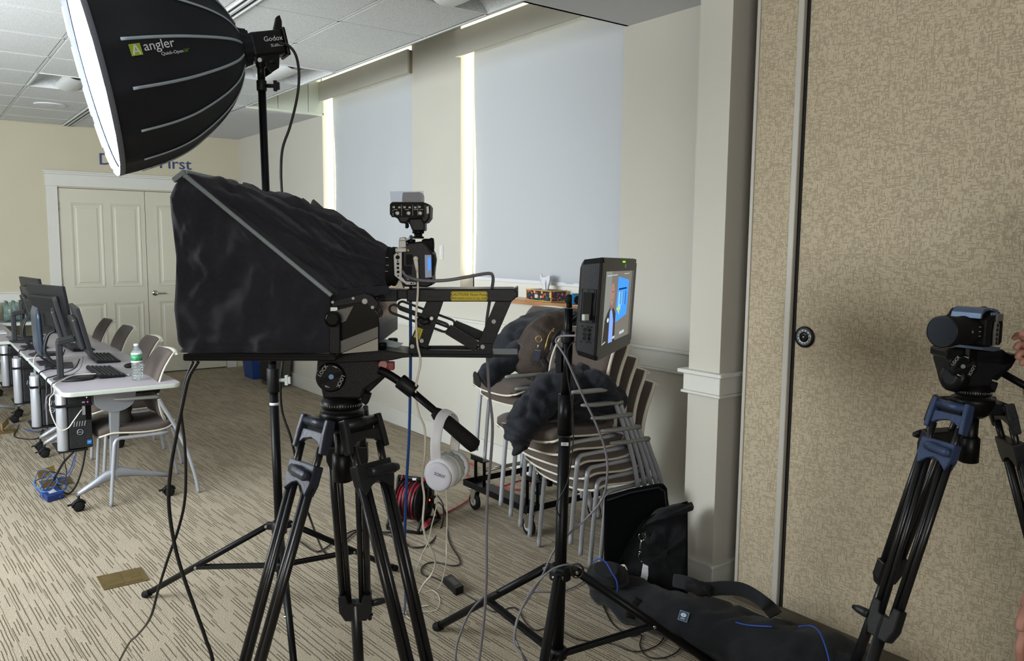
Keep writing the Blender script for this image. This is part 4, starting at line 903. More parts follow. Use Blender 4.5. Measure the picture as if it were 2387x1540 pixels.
# ------------------------------------------------------------------ teleprompter
DN, DF = 1.83, 2.17
tp = thing('teleprompter', 'black cloth-hooded teleprompter mounted on the front tripod', 'teleprompter', at(797, 840, 2.0))
NK, NS = 22, 54
def rect_ring():
    a, b, c_, d = at(434, 404, DN), at(434, 404, DN)+YF*(DF-DN), at(776, 690, DN)+YF*(DF-DN), at(776, 690, DN)
    out = []
    for p, q in ((a, b), (b, c_), (c_, d), (d, a)):
        for k in range(NK): out.append(p.lerp(q, k/NK))
    return out
RR = rect_ring(); cc = at(905, 622, 2.0); cr_ = .050
def circ(j):
    a = radians(135)-2*pi*j/(4*NK); return cc+YF*(cr_*cos(a))+UP*(cr_*sin(a))
rings = []
ctr0 = sum(RR, V())/len(RR)
for i in range(NS+1):
    s = i/NS; e = s**1.08; ring = []
    for j in range(4*NK):
        p = RR[j].lerp(circ(j), e); cen = ctr0.lerp(cc, e); d = p-cen; d = (d-RT*d.dot(RT)*.35).normalized()
        env = sin(pi*min(1, max(0, s)))**.7
        edge = j/NK; near = max(0, cos((j-3.5*NK)*2*pi/(4*NK)))
        lift = .026*sin(pi*s)*max(0, d.z)
        q3 = V((s*1.1, j/(4*NK)*7, .7)); wv = noise.noise(q3*1.2)*1.6
        f1 = (1-abs(sin((j/(4*NK))*2*pi*3.5+s*2.6+wv*2.2)))**2*.044
        f2 = noise.fractal(V((s*5.5, j/(4*NK)*15, 2)), 1, 2, 3)*.016-max(0, 1-abs(noise.noise(V((s*4, j/(4*NK)*9+s*3, 8))))*6)*.018
        f3 = -abs(noise.noise(V((s*3+9, j/(4*NK)*11+s*4, 4))))*.030
        p = p+d*((f1*.8+f2+f3+.004)*env)+UP*lift
        ring.append(p)
    rings.append(ring)
hood = part('hood_cloth', G().loft(rings, caps=False), cloth, tp)
Lx = [(820, 432), (800, 415), (770, 412), (720, 406), (650, 410), (600, 411), (540, 404), (500, 399), (458, 396), (430, 408), (414, 420)]
def lx_at(y):
    for (ya, xa), (yb, xb) in zip(Lx[:-1], Lx[1:]):
        if yb <= y <= ya: return xa+(xb-xa)*(ya-y)/(ya-yb)
    return Lx[-1][1]
def skirt(D, sg):
    rows = []
    for i in range(46):
        y = 821-(821-414)*i/45; x0 = lx_at(y); x1 = 770 if y > 692 else 442+(y-412)*((772-442)/(692-412)); x1 = max(x1, x0+4); row = []
        for j in range(46):
            u = j/45; x = x0+(x1-x0)*u; p = at(x, y, D)
            env = min(1, u*9)*min(1, (1-u)*9+.15)
            w = noise.fractal(V((x*.013, y*.013, sg*3)), 1, 2, 4)*.022+(1-abs(sin(x*.021+y*.015+noise.noise(V((x*.01, y*.01, 5)))*3)))**2*-.009-(.007*math.exp(-((y-792)/7)**2))*(1-u*.5)
            row.append(p+YF*(w*sg*env))
        rows.append(row)
    return G().loft(rows, closed=False, caps=False)
for D, sg in ((DN-.002, 1), (DF, -1)):
    o = part('hood_side', skirt(D, sg), cloth, tp); md = o.modifiers.new('s', 'SOLIDIFY'); md.thickness = .003
frm = mat('grey_anodised_frame', (112, 122, 126), .35, metal=.4, bump=.03, bscale=90)
part('rear_flap', G().prism([at(x, y, DN+.02) for x, y in ((764, 682), (800, 676), (858, 668), (905, 666), (905, 682), (868, 692), (786, 716), (764, 716))], YF*.006), cloth, tp)
for D in (DN-.006, DF):
    part('frame_bar', G().beam(at(426, 404, D), at(774, 689, D), .010, .012, YF), frm if D < 2 else blkm, tp, .002)
part('frame_end', G().beam(at(404, 421, DN-.008), at(431, 400, DN-.008), .012, .010, YF).beam(at(430, 402, DN), at(430, 402, DN)+YF*(DF-DN), .012, .012), frm, tp, .002)
part('beam_splitter_glass', G().prism([at(440, 414, DN+.01), at(768, 688, DN+.01), at(768, 688, DN+.01)+YF*(DF-DN-.02), at(440, 414, DN+.01)+YF*(DF-DN-.02)], V((0, 0, -.004))), gloss, tp)
part('base_tray', G().prism([at(x, y, DN-.02) for x, y in ((426, 827), (432, 825), (782, 827), (782, 841), (430, 841), (426, 839))], YF*.38), blks, tp, .002)
part('tray_lip', G().beam(at(428, 827, DN-.022), at(780, 828, DN-.022), .004, .005), blks, tp, .001)
# lower monitor housing behind the cloth
part('side_post', G().prism([at(x, y, DN-.004) for x, y in ((767, 752), (792, 752), (792, 825), (767, 825))], YF*.02), blk, tp, .002)
part('clamp_knob', G().lathe(at(779, 742, DN-.004), -YF, [(0, .016), (.006, .018), (.016, .018), (.02, .012)], 20).sphere(at(769, 739, DN-.012), .011, 8), gloss, tp)
part('prompter_monitor', G().prism([at(x, y, DN+.012) for x, y in ((786, 706), (866, 684), (880, 700), (884, 762), (884, 800), (786, 822))], YF*.30), gloss, tp, .002)
pg = mat('satin_grey_panel', (90, 88, 84), .38, metal=.2, bump=.03, bscale=60)
part('side_panel', G().prism([at(x, y, DN+.008) for x, y in ((791, 796), (881, 761), (881, 786), (796, 822), (791, 822))], YF*.004), pg, tp)
part('side_panel', G().prism([at(x, y, DN+.004) for x, y in ((797, 823), (881, 788), (881, 817), (800, 824))], YF*.004), mat('satin_light_panel', (140, 137, 128), .35, metal=.2, bump=.03, bscale=60), tp)
part('side_panel', G().prism([at(x, y, DN+.008) for x, y in ((781, 724), (824, 713), (806, 748), (797, 752))], YF*.004), pg, tp)
part('top_bracket', G().prism([at(x, y, DN+.002) for x, y in ((772, 702), (850, 683), (868, 690), (884, 708), (880, 722), (864, 716), (846, 704), (774, 716))], YF*.014), blkm, tp, .001)
g = G()
for x, y, r in ((776, 704, .0035), (824, 695, .0035), (851, 702, .0065), (869, 716, .004)): g.lathe(at(x, y, DN-.0), -YF, [(0, r), (.004, r), (.005, r*.6)], 12)
part('screw', g, padgrey, tp, kind='stuff')
part('cable_loop', G().tube(cr([at(872, 704, DN+.02), at(884, 716, DN), at(889, 730, DN), at(884, 736, DN), at(878, 726, DN), at(876, 714, DN+.01)], 4), .0035, 8), blackc, tp)
part('mount_plate', G().prism([at(x, y, 1.93) for x, y in ((782, 828), (880, 814), (938, 822), (960, 826), (960, 832), (938, 834), (912, 840), (782, 846))], YF*.12), blkm, tp, .002)
part('rail', G().prism([at(x, y, 1.945) for x, y in ((905, 825), (1207, 826), (1205, 832), (905, 832))], YF*.11), blks, tp, .001)
for x, y in ((890, 808), (916, 797)):
    k = part('thumb_knob', G().lathe(at(x, y+12, 1.97 if x < 900 else 2.03), UP, [(0, .008), (.010, .008), (.011, .012), (.021, .0125), (.023, .011)], 20), blk, tp)
part('glass_offcut', G().prism([at(x, y, 2.0) for x, y in ((884, 788), (940, 800), (934, 806), (906, 818), (884, 806))], YF*.006), mat('frosted_glass_edge', (150, 164, 160), .25, bump=.02, bscale=60), tp)
# ------------------------------------------------------------------ height riser carrying the camera
rs = thing('camera_riser', 'black folding camera riser with yellow caution stickers behind the hood', 'camera riser', at(1050, 830, 2.0))
part('top_channel', G().prism([at(x, y, 1.95) for x, y in ((948, 674), (1196, 673), (1206, 680), (1207, 690), (1197, 699), (1192, 703), (948, 703))], YF*.10), blks, rs, .002)
part('end_block', G().prism([at(x, y, 1.965) for x, y in ((1196, 674), (1208, 668), (1208, 692), (1197, 694))], YF*.06), blkm, rs)
part('base_channel', G().prism([at(x, y, 1.955) for x, y in ((953, 800), (960, 798), (992, 815), (1110, 817), (1125, 800), (1148, 800), (1148, 834), (953, 832))], YF*.012), blks, rs, .001)
part('base_channel', G().prism([at(x, y, 2.035) for x, y in ((953, 806), (1148, 806), (1148, 832), (953, 832))], YF*.012).prism([at(x, y, 1.955) for x, y in ((953, 826), (1148, 826), (1148, 832), (953, 832))], YF*.09), blks, rs, .001)
for D in (1.962, 2.03):
    part('strut', G().prism([at(x, y, D) for x, y in ((997, 695), (1036, 695), (996, 812), (953, 800), (958, 790))], YF*.006), blks, rs, .001)
    part('strut', G().prism([at(x, y, D) for x, y in ((1160, 690), (1196, 695), (1148, 806), (1118, 814), (1114, 800))], YF*.006), blks, rs, .001)
def slotted(a, b, mid, D, nm):
    a = at(*a, D); b = at(*b, D); m = at(*mid, D); d = (b-a).normalized(); n = YF.cross(d).normalized(); w = .0105; g = G(); th = .0058
    for sg in (-1, 1): g.beam(a+n*w*sg, m+n*w*sg, .005, th, n)
    for ce, s0 in ((a, -1), (m, 1)):
        ar = [ce+d*s0*w*sin(pi*k/10)+n*w*cos(pi*k/10) for k in range(11)]
        for p, q in zip(ar[:-1], ar[1:]): g.beam(p, q, .005, th, YF.cross((q-p).normalized()))
    g.beam(m+d*w*.9, b, .005, .026, n); return part(nm, g, blks, rs)
slotted((918, 720), (1112, 808), (1036, 763), 1.955, 'slotted_arm'); slotted((938, 712), (1128, 786), (1050, 754), 2.04, 'slotted_arm')
g = G()
for x, y in ((1009, 693), (1174, 693), (1151, 749), (983, 794), (961, 807), (1125, 808)): part('bolt', G().lathe(at(x, y, 1.954), -YF, [(0, .0058), (.003, .0052), (.0032, .003), (.0015, .0028)], 16), padgrey, rs)
part('bolt', G().lathe(at(1007, 741, 1.95), -YF, [(0, .006), (.012, .006), (.013, .004)], 14), chrome, rs)
part('clamp_lever', G().tube(cr([at(975, 742, 1.945), at(985, 750, 1.94), at(1000, 747, 1.94)], 3), [(.008, .006)]*7, 10).lathe(at(983, 750, 1.95), -YF, [(0, .010), (.014, .008)], 12), blk, rs)
s = part('caution_sticker', G().prism([at(x, y, 1.949) for x, y in ((1054, 679), (1133, 679), (1136, 682), (1136, 698), (1133, 701), (1054, 701), (1051, 698), (1051, 682))], YF*.0006), yel, rs)
text('lettering', 'CAUTION! Pinch Point', .0092, at(1093.5, 686.5, 1.9482), RT, UP, ink, s, .0002, spacing=1.0)
text('lettering', 'KEEP HANDS AWAY AT ALL TIMES', .0056, at(1093.5, 695, 1.9482), RT, UP, ink, s, .0002)
part('sticker_border', G().tube([at(x, y, 1.9484) for x, y in ((1055, 681), (1132, 681), (1134, 684), (1134, 697), (1131, 699), (1055, 699), (1053, 697), (1053, 684))], .0004, 4, closed=True), ink, s)
s2 = part('caution_sticker', G().prism([at(x, y, 1.9605) for x, y in ((973, 762), (986, 767), (978, 791), (964, 785))], YF*.0006), yel, rs)
dd = (at(978, 789, 1.96)-at(986, 767, 1.96)).normalized(); text('lettering', 'CAUTION!', .0060, at(977, 777, 1.9597), dd, YF.cross(dd)*-1 if (YF.cross(dd)*-1).dot(RT) > 0 else YF.cross(dd), ink, s2, .0002)
part('slide_plate', G().prism([at(x, y, 1.955) for x, y in ((868, 674), (926, 676), (926, 702), (868, 703))], YF*.09).prism([at(x, y, 1.965) for x, y in ((926, 676), (956, 676), (956, 697), (926, 696))], YF*.07), blk, rs, .002)
# ------------------------------------------------------------------ mirrorless camera in a cage, recorder on top
cage = mat('titanium_grey_cage', (134, 134, 130), .36, metal=.5, bump=.03, bscale=100)
cm = thing('mirrorless_camera', 'black camera in a grey cage behind the teleprompter, white plug in its side', 'camera', at(965, 668, 2.0))
la = at(930, 621, 2.0)
part('lens', G().lathe(la, -RT, [(0, .040), (.004, .0475), (.014, .0485), (.018, .0465), (.022, .0485), (.045, .0495), (.05, .047), (.056, .050), (.085, .050), (.095, .044)], 40), rub, cm)
for k, (x, y) in enumerate(((902, 600), (903, 618), (901, 632))): part('lens_marking', G().box(at(x, y, 1.9505), (.007, .0006, .0012), RIG), padgrey, cm)
part('lens_foot', G().prism([at(x, y, 1.985) for x, y in ((925, 655), (934, 652), (940, 672), (921, 672))], YF*.03), ivory, cm)
body = part('camera_body', G().prism([at(x, y, 1.955) for x, y in ((937, 578), (950, 566), (985, 562), (996, 572), (1008, 590), (1011, 606), (1007, 640), (1008, 664), (996, 669), (940, 668), (937, 650))], YF*.09), blk, cm, .004)
part('viewfinder', G().lathe(at(984, 572, 1.99), RT, [(0, .014), (.006, .017), (.018, .017), (.022, .0195), (.028, .018), (.029, .012)], 24), rub, cm)
part('mode_dial', G().lathe(at(958, 566, 1.985), UP, [(0, .011), (.008, .011), (.009, .009)], 24), blkm, body)
part('port_cover', G().prism([at(x, y, 1.954) for x, y in ((946, 593), (962, 593), (962, 617), (946, 617))], YF*.002), rub, body); part('port_cover', G().prism([at(x, y, 1.954) for x, y in ((938, 620), (960, 620), (960, 640), (938, 640))], YF*.002), rub, body)
part('port_ring', G().lathe(at(952, 648, 1.954), -YF, [(0, .0055), (.002, .0055), (.002, .003)], 18), cage, body)
cg = part('cage_side', G().prism([at(x, y, 1.945) for x, y in ((917, 595), (924, 588), (937, 588), (937, 645), (946, 655), (970, 657), (970, 664), (948, 664), (934, 655), (919, 642))], YF*.008), cage, cm, .001)
for x, y, r in ((927, 591, 1.6), (927, 599.5, 5), (927, 608, 1.8), (927.5, 614.5, 3.2), (927.5, 624, 3.2), (928, 633.5, 3.4), (928, 642.5, 1.8), (959, 660, 2), (964, 660, 1.5)): part('cage_hole', G().cyl(at(x, y, 1.9435), at(x, y, 1.946), r*.00103, n=14), dark, cg)
part('cage_top', G().prism([at(x, y, 1.95) for x, y in ((921, 578), (947, 577), (947, 587), (921, 588))], YF*.08).prism([at(x, y, 1.955) for x, y in ((930, 560), (946, 560), (947, 577), (929, 577))], YF*.02), cage, cm, .001)
part('cage_clamp', G().prism([at(x, y, 1.952) for x, y in ((931, 554), (942, 552), (946, 558), (955, 552), (957, 557), (948, 561), (930, 561))], YF*.03), cage, cm, .001)
part('cage_screw', G().lathe(at(951, 584, 1.948), RT, [(-.002, .004), (.004, .004)], 12), bronze, cm)
part('rear_screen', G().prism([at(x, y, 1.94) for x, y in ((990, 594), (1005, 594), (1006, 646), (991, 647))], YF*.003), emis('camera_screen_grey', (120, 126, 140), .8), cm)
part('rear_screen_image', G().prism([at(x, y, 1.9385) for x, y in ((997, 601), (1004, 599), (1004, 628), (998, 632))], YF*.001), emis('camera_screen_blue', (74, 130, 235), 1.1), cm)
part('screen_hinge', G().prism([at(x, y, 1.945) for x, y in ((1005, 590), (1010, 594), (1013, 606), (1012, 616), (1009, 624), (1008, 640), (1005, 646))], YF*.05), rub, cm, .002)
part('usb_plug', G().sphere(at(969, 603, 1.938), .0062, 10).tube([at(969, 604, 1.938), at(971, 620, 1.938), at(973, 634, 1.938)], [.0052, .0045, .003], 10), whitec, cm)
rc = thing('audio_recorder', 'black audio recorder with three dials mounted above the camera', 'audio recorder', at(955, 556, 1.99))
rb = part('recorder_body', G().prism([at(x, y, 1.955) for x, y in ((908, 476), (913, 470), (985, 470), (998, 475), (1003, 482), (1002, 508), (994, 519), (985, 520), (982, 510), (955, 511), (948, 520), (932, 520), (926, 508), (911, 504), (908, 498))], YF*.07), blk, rc, .004)
part('control_panel', G().prism([at(x, y, 1.953) for x, y in ((911, 474), (988, 474), (989, 506), (913, 506))], YF*.002), rub, rb)
for x in (927, 953, 980): part('dial', G().lathe(at(x, 497, 1.953), -YF, [(0, .0056), (.004, .0052), (.0045, .003)], 18), cage, rb)
g = G(); rg = random.Random(3)
for x in (918, 931, 943, 955, 968, 978): g.box(at(x, 482+rg.random()*2, 1.9525), (.0055, .0006, .0042), RIG)
for x in (922, 948, 969, 982): g.box(at(x, 488, 1.9525), (.009, .0006, .0011), RIG)
for x in (936, 962, 974): g.box(at(x, 490, 1.9525), (.0007, .0006, .026), RIG)
for y in (491, 497, 501): g.box(at(916, y, 1.9525), (.003, .0006, .0013), RIG)
part('panel_marking', g, padgrey, rb, kind='stuff')
part('side_label', G().prism([at(x, y, 1.951) for x, y in ((994, 482), (999, 480), (1000, 496), (995, 499))], YF*.002), ivory, rb)
part('neck', G().prism([at(x, y, 1.965) for x, y in ((949, 508), (990, 508), (990, 538), (961, 538))], YF*.05), blk, rc, .003)
part('shoe_mount', G().lathe(at(975, 556, 1.99), UP, [(0, .014), (.005, .014), (.006, .010), (.012, .010), (.013, .0145), (.019, .0145)], 20), blkm, rc)
part('lock_knob', G().lathe(at(953, 526, 1.98), -RT, [(0, .004), (.004, .007), (.008, .006)], 12), blk, rc)
part('display_hood', G().prism([at(x, y, 1.965) for x, y in ((938, 448), (979, 447), (984, 453), (984, 470), (936, 470))], YF*.05), greybin, rc, .003)
pl = mat('clear_acrylic', (225, 228, 236), .1, trans=.8, ior=1.1, bump=.01, bscale=20); part('acrylic_flap', G().prism([at(x, y, 1.955) for x, y in ((909, 446), (987, 445), (988, 471), (911, 471))], YF*.0015), pl, rc)
# ------------------------------------------------------------------ headphones on the pan handle
hp = thing('headphones', 'white wired headphones hanging on the tripod pan handle', 'headphones', at(1040, 1140, 1.92))
DH = 1.915
band = cr([at(1017, 1078, DH-.055), at(1015, 1040, DH-.062), at(1019, 1003, DH-.055), at(1029, 972, DH-.036), at(1045, 958, DH-.005), at(1059, 970, DH+.030), at(1063, 1003, DH+.05), at(1060, 1040, DH+.056), at(1054, 1078, DH+.05)], 5)
part('headband', G().tube(band, [(.0125, .003)]*len(band), 12, flat=RT), white, hp)
part('band_slider', G().tube([band[-9], band[-6], band[-4]], [(.0118, .0036)]*3, 12, flat=RT), ivory, hp)
nrm = (-YF-RT*.42+UP*.05).normalized()
e1 = at(1026, 1104, DH-.055); e2 = at(1062, 1085, DH+.045)
part('ear_cup', G().lathe(e1, nrm, [(-.028, .036), (-.02, .0395), (0, .040), (.008, .038), (.012, .034)], 36), white, hp)
part('ear_disc', G().lathe(e1+nrm*.0125-UP*.004+nrm.cross(UP)*-.002, nrm, [(-.002, .0345), (.004, .0335), (.006, .030), (.0062, .02)], 36), mat('matt_lilac_white', (196, 198, 210), .5, bump=.02, bscale=80), hp)
part('ear_cushion', G().lathe(e1, nrm, [(-.046, .028), (-.044, .036), (-.034, .040), (-.026, .036)], 32), padgrey, hp)
cush = []
for k, (tt_, r_) in enumerate(((.0, .030), (.006, .038), (.018, .041), (.03, .038), (.034, .030))):
    cush.append([e2-nrm*(-.02-tt_*1)+(nrm.cross(UP).normalized()*cos(2*pi*j/60)+nrm.cross(nrm.cross(UP)).normalized()*sin(2*pi*j/60))*(r_+.0016*sin(j*2*pi*14/60)) for j in range(60)])
part('ear_cushion', G().loft(cush), padgrey, hp)
part('ear_cup', G().lathe(e2+nrm*.02, -nrm, [(0, .037), (.01, .039), (.026, .036)], 32), white, hp)
xx = (RT-nrm*RT.dot(nrm)).normalized(); uu = (UP-nrm*UP.dot(nrm)).normalized()
text('lettering', 'SONY', .0112, e1+nrm*.0195+xx*.0085+uu*.0015, xx*.97-uu*.22, uu, mat('grey_print', (92, 92, 100), .5, bump=.02, bscale=60), hp, .0003)
cable('headphone_cable', [at(1018, 1140, DH-.04), at(1017, 1180, DH), at(1006, 1225, DH+.02), at(998, 1262, DH+.05), at(985, 1290, DH+.1), at(972, 1325, DH+.2), PZ(955, 1385, .006), PZ(945, 1420, .006), PZ(955, 1440, .006), PZ(985, 1425, .006)], .0016, whitec, 'thin white wire from the left side of the headphones')
cable('headphone_cable', [at(1039, 1138, DH+.03), at(1042, 1200, DH+.05), at(1041, 1260, DH+.1), at(1037, 1330, DH+.25), PZ(1020, 1372, .006), PZ(990, 1380, .005), PZ(1010, 1376, .005), PZ(1025, 1395, .005), PZ(1018, 1420, .005), PZ(985, 1425, .005)], .0016, whitec, 'thin white wire from the right side of the headphones')
# ------------------------------------------------------------------ cables of the rig
cable('white_usb_cable', [at(973, 632, 1.938), at(974, 680, 1.93), at(970, 740, 1.93), at(973, 800, 1.93), at(980, 845, 1.93), at(969, 905, 1.93), at(975, 960, 1.94), at(990, 1000, 1.95), at(990, 1060, 1.96), at(984, 1115, 2.0), at(989, 1160, 2.02), at(986, 1220, 2.05), at(996, 1260, 2.1), at(1014, 1300, 2.2), at(1008, 1335, 2.3), at(985, 1365, 2.45), PZ(972, 1395, .006), PZ(975, 1412, .006), PZ(1000, 1410, .006)], .0028, whitec, 'long off-white cable hanging from the camera plug to the floor')
cable('grey_video_cable', [at(938, 632, 1.948), at(950, 645, 1.94), at(985, 654, 1.92), at(1040, 653, 1.92), at(1090, 645, 1.93), at(1138, 637, 1.95), at(1149, 645, 1.96), at(1147, 672, 1.985), at(1140, 710, 2.03), at(1134, 760, 2.07), at(1136, 835, 2.09), at(1141, 920, 2.09), at(1148, 990, 2.09), at(1144, 1070, 2.09), at(1136, 1160, 2.1), at(1134, 1250, 2.1), at(1134, 1340, 2.1), at(1130, 1420, 2.12), at(1122, 1500, 2.15), at(1110, 1580, 2.2), PZ(1090, 1700, .006)], .0040, greyc, 'thick grey video cable looping from the camera over the riser to the floor')
cable('blue_audio_cable', [at(958, 550, 2.06), at(959, 600, 2.1), at(957, 700, 2.1), at(957, 840, 2.1), at(954, 1000, 2.12), at(948, 1120, 2.14), at(944, 1230, 2.17), at(943, 1300, 2.2), at(945, 1360, 2.3), PZ(942, 1430, .006), PZ(930, 1445, .006)], .0042, bluec, 'straight blue cable dropping beside the tripod')
cable('prompter_cable', [at(462, 842, 1.9), at(440, 880, 1.9), at(428, 930, 1.9), at(412, 1010, 1.9), at(398, 1090, 1.9), at(393, 1160, 1.9), at(399, 1225, 1.9), at(412, 1290, 1.9), at(430, 1350, 1.9), at(455, 1420, 1.9), at(480, 1490, 1.9), at(497, 1550, 1.9), at(505, 1700, 1.9), PZ(520, 1960, .006)], .0045, blackc, 'thicker black cable hanging from the front of the prompter tray')
cable('prompter_cable', [at(450, 842, 1.91), at(432, 890, 1.91), at(423, 960, 1.91), at(430, 1030, 1.91), at(433, 1100, 1.91), at(430, 1170, 1.91), at(415, 1235, 1.92), at(392, 1300, 1.95), at(370, 1370, 2.0), at(350, 1440, 2.1), at(320, 1480, 2.3), at(300, 1500, 2.5), PZ(268, 1560, .006)], .0035, blackc, 'thinner black cable curling from the prompter tray to the floor')
# ------------------------------------------------------------------ monitor on its own stand
MD = 2.82
mb = at(1302, 1450, MD); mtop = at(1326, 712, MD)
MF1, MF2 = PZ(1018, 1468, 0), PZ(1700, 1580, 0); MF3 = PZ(1205, 1930, 0)
ms, MP = leg_stand('light_stand', 'black stand with a small white label carrying the video monitor', 'light stand', mtop, mb, (MF1, MF2, MF3), at(0, 1318, MD).z, .026, .50,
    ((.05, at(0, 1005, MD).z, .0215), (at(0, 1000, MD).z, at(0, 905, MD).z, .0265), (at(0, 910, MD).z, at(0, 760, MD).z, .0185), (at(0, 800, MD).z, at(0, 705, MD).z, .015)), .11)
part('clamp_collar', G().cyl(MP(at(0, 785, MD).z), MP(at(0, 758, MD).z), .024, n=16), blk, ms, .003)
part('tie_tab', G().box(MP(at(0, 1018, MD).z)-YF*.0225, (.026, .004, .011), RIG), white, ms); 
part('side_clamp', G().box(MP(at(0, 825, MD).z)-RT*.03, (.022, .03, .09), RIG).cyl(MP(at(0, 828, MD).z)-RT*.045-YF*.0, MP(at(0, 828, MD).z)-RT*.03, .008, n=10), blk, ms, .003)
text('lettering', '8000', .0075, MP(at(0, 1018, MD).z)-YF*.0246, RT, UP, ink, ms, .0002)
mc = {k: at(x, y, D) for k, (x, y, D) in dict(TL=(1408, 600, 2.56), BL=(1391, 843, 2.56), TR=(1485, 603, 3.08), BR=(1470, 801, 3.08)).items()}
ex = ((mc['TR']-mc['TL'])+(mc['BR']-mc['BL'])).normalized(); ey = (mc['TL']-mc['BL']); ey = (ey-ex*ey.dot(ex)).normalized(); ez = ex.cross(ey)
if ez.dot(-YF) < 0 and ez.dot(RT) < 0: ez = -ez
mw, mh = (mc['TR']-mc['TL']).length, (mc['TL']-mc['BL']).length; mo = mc['BL']
def MQ(u, v, w=0): return mo.lerp(mc['BR'], u)*(1-v)+mc['TL'].lerp(mc['TR'], u)*v+ez*w
mn = thing('video_monitor', 'chunky black video monitor on a stand, a man beside a blue slide on screen', 'monitor', MQ(.5, 0, -.03))
bz = mat('bezel_dark_grey', (62, 60, 56), .45, bump=.05, bscale=200)
ch = .035
outl = [(ch, 0), (1-ch, 0), (1, ch*1.6), (1, 1-ch*1.6), (1-ch, 1), (ch, 1), (0, 1-ch*1.6), (0, ch*1.6)]
rg1 = lambda w, s_: [MQ(.5+(u-.5)*s_, .5+(v-.5)*s_, w) for u, v in outl]
part('housing', G().loft([rg1(-.085, .86), rg1(-.072, .94), rg1(-.012, 1.0), rg1(-.004, 1.0)], smooth=False), blk, mn, .002)
ix = [(.085, .14), (.915, .12), (.915, .865), (.085, .85)]
fr = G(); n8 = rg1(0, .995)
def rim_(u0, v0, u1, v1): fr.prism([MQ(u0, v0, -.004), MQ(u1, v0, -.004), MQ(u1, v1, -.004), MQ(u0, v1, -.004)], ez*.005)
rim_(.03, 0.005, .97, .135); rim_(.03, .865, .97, .995); rim_(.004, .05, .085, .95); rim_(.925, .05, .996, .95)
part('bezel', fr, bz, mn, .001)
part('screen', G().prism([MQ(u, v, -.003) for u, v in ((.085, .135), (.925, .135), (.925, .865), (.085, .865))], ez*.002), emis('screen_wall_grey', (134, 130, 122), .62), mn)
def scr(nm, pts, rgb, s, w): part(nm, G().prism([MQ(.085+.79*u, .135+.73*v, w) for u, v in pts], ez*.0004), MATS.get(nm) or emis(nm, rgb, s), mn)
part('screen_edge', G().prism([MQ(u, v, -.0008) for u, v in ((.877, .135), (.925, .135), (.925, .865), (.877, .865))], ez*.0012), gloss, mn)
scr('screen_pale_band', [(0, 0), (.04, 0), (.2, .55), (.22, 1), (0, 1)], (146, 152, 144), .65, -.0006)
scr('screen_slide_blue', [(.44, .26), (.86, .34), (.88, .86), (.46, .92)], (66, 140, 240), 1.0, -.0005)
scr('screen_slide_light', [(.50, .45), (.60, .45), (.60, .70), (.50, .70)], (120, 180, 245), 1.05, -.0001); scr('screen_slide_light2', [(.63, .5), (.69, .5), (.69, .70), (.63, .70)], (110, 172, 245), 1.05, -.0001)
scr('screen_slide_text', [(.49, .725), (.80, .73), (.80, .755), (.49, .75)], (36, 58, 110), .6, -.0001)
for u in (.56, .66, .76): scr('screen_slide_text', [(u, .52-(u-.5)*.1), (u+.018, .52-(u-.5)*.1), (u+.018, .70), (u, .70)], (36, 58, 110), .6, .0001)
scr('screen_slide_yellow', [(.44, .46), (.53, .50), (.60, .44), (.55, .42), (.56, .36), (.50, .42)], (176, 196, 110), .9, .0002)
scr('screen_jacket', [(.02, 0), (.06, .34), (.14, .44), (.22, .50), (.34, .48), (.42, .40), (.44, .0)], (74, 70, 64), .55, .0001)
scr('screen_shirt', [(.22, 0), (.21, .44), (.25, .48), (.30, .44), (.35, .30), (.36, 0)], (128, 160, 226), .9, .0003)
scr('screen_face', [(.26+.075*cos(a), .68+.16*sin(a)) for a in [2*pi*k/18 for k in range(18)]], (172, 134, 124), .72, .0003)
scr('screen_neck', [(.22, .48), (.30, .46), (.31, .60), (.22, .60)], (156, 118, 108), .66, .00025)
for u in (.245, .285): scr('screen_eye', [(u, .71), (u+.018, .71), (u+.018, .722), (u, .722)], (84, 62, 58), .5, .0008)
scr('screen_eye', [(.25, .60), (.285, .60), (.285, .607), (.25, .607)], (84, 62, 58), .5, .0008)
scr('screen_badge', [(.16+.03*cos(a), .33+.032*sin(a)) for a in [2*pi*k/12 for k in range(12)]], (190, 215, 235), .9, .0005)
scr('screen_overlay', [(.04, .935), (.40, .945), (.40, .955), (.04, .945)], (190, 200, 205), .8, .0006); scr('screen_overlay', [(.66, .955), (.86, .96), (.86, .968), (.66, .963)], (190, 200, 205), .8, .0006)
scr('screen_overlay', [(.36, .035), (.44, .04), (.44, .075), (.36, .07)], (170, 200, 220), .8, .0006); scr('screen_overlay', [(.62, .06), (.80, .07), (.80, .11), (.62, .10)], (200, 210, 190), .8, .0006); scr('screen_overlay', [(.02, .01), (.12, .03), (.12, .045), (.02, .025)], (120, 190, 225), .8, .0006)
part('tally_light', G().prism([MQ(u, v, .001) for u, v in ((.52, .955), (.60, .955), (.60, .972), (.52, .972))], ez*.001), emis('tally_green', (120, 240, 30), 1.4), mn)
part('badge', G().prism([MQ(u, v, .001) for u, v in ((.60, .90), (.635, .90), (.635, .94), (.60, .94))], ez*.001), padgrey, mn)
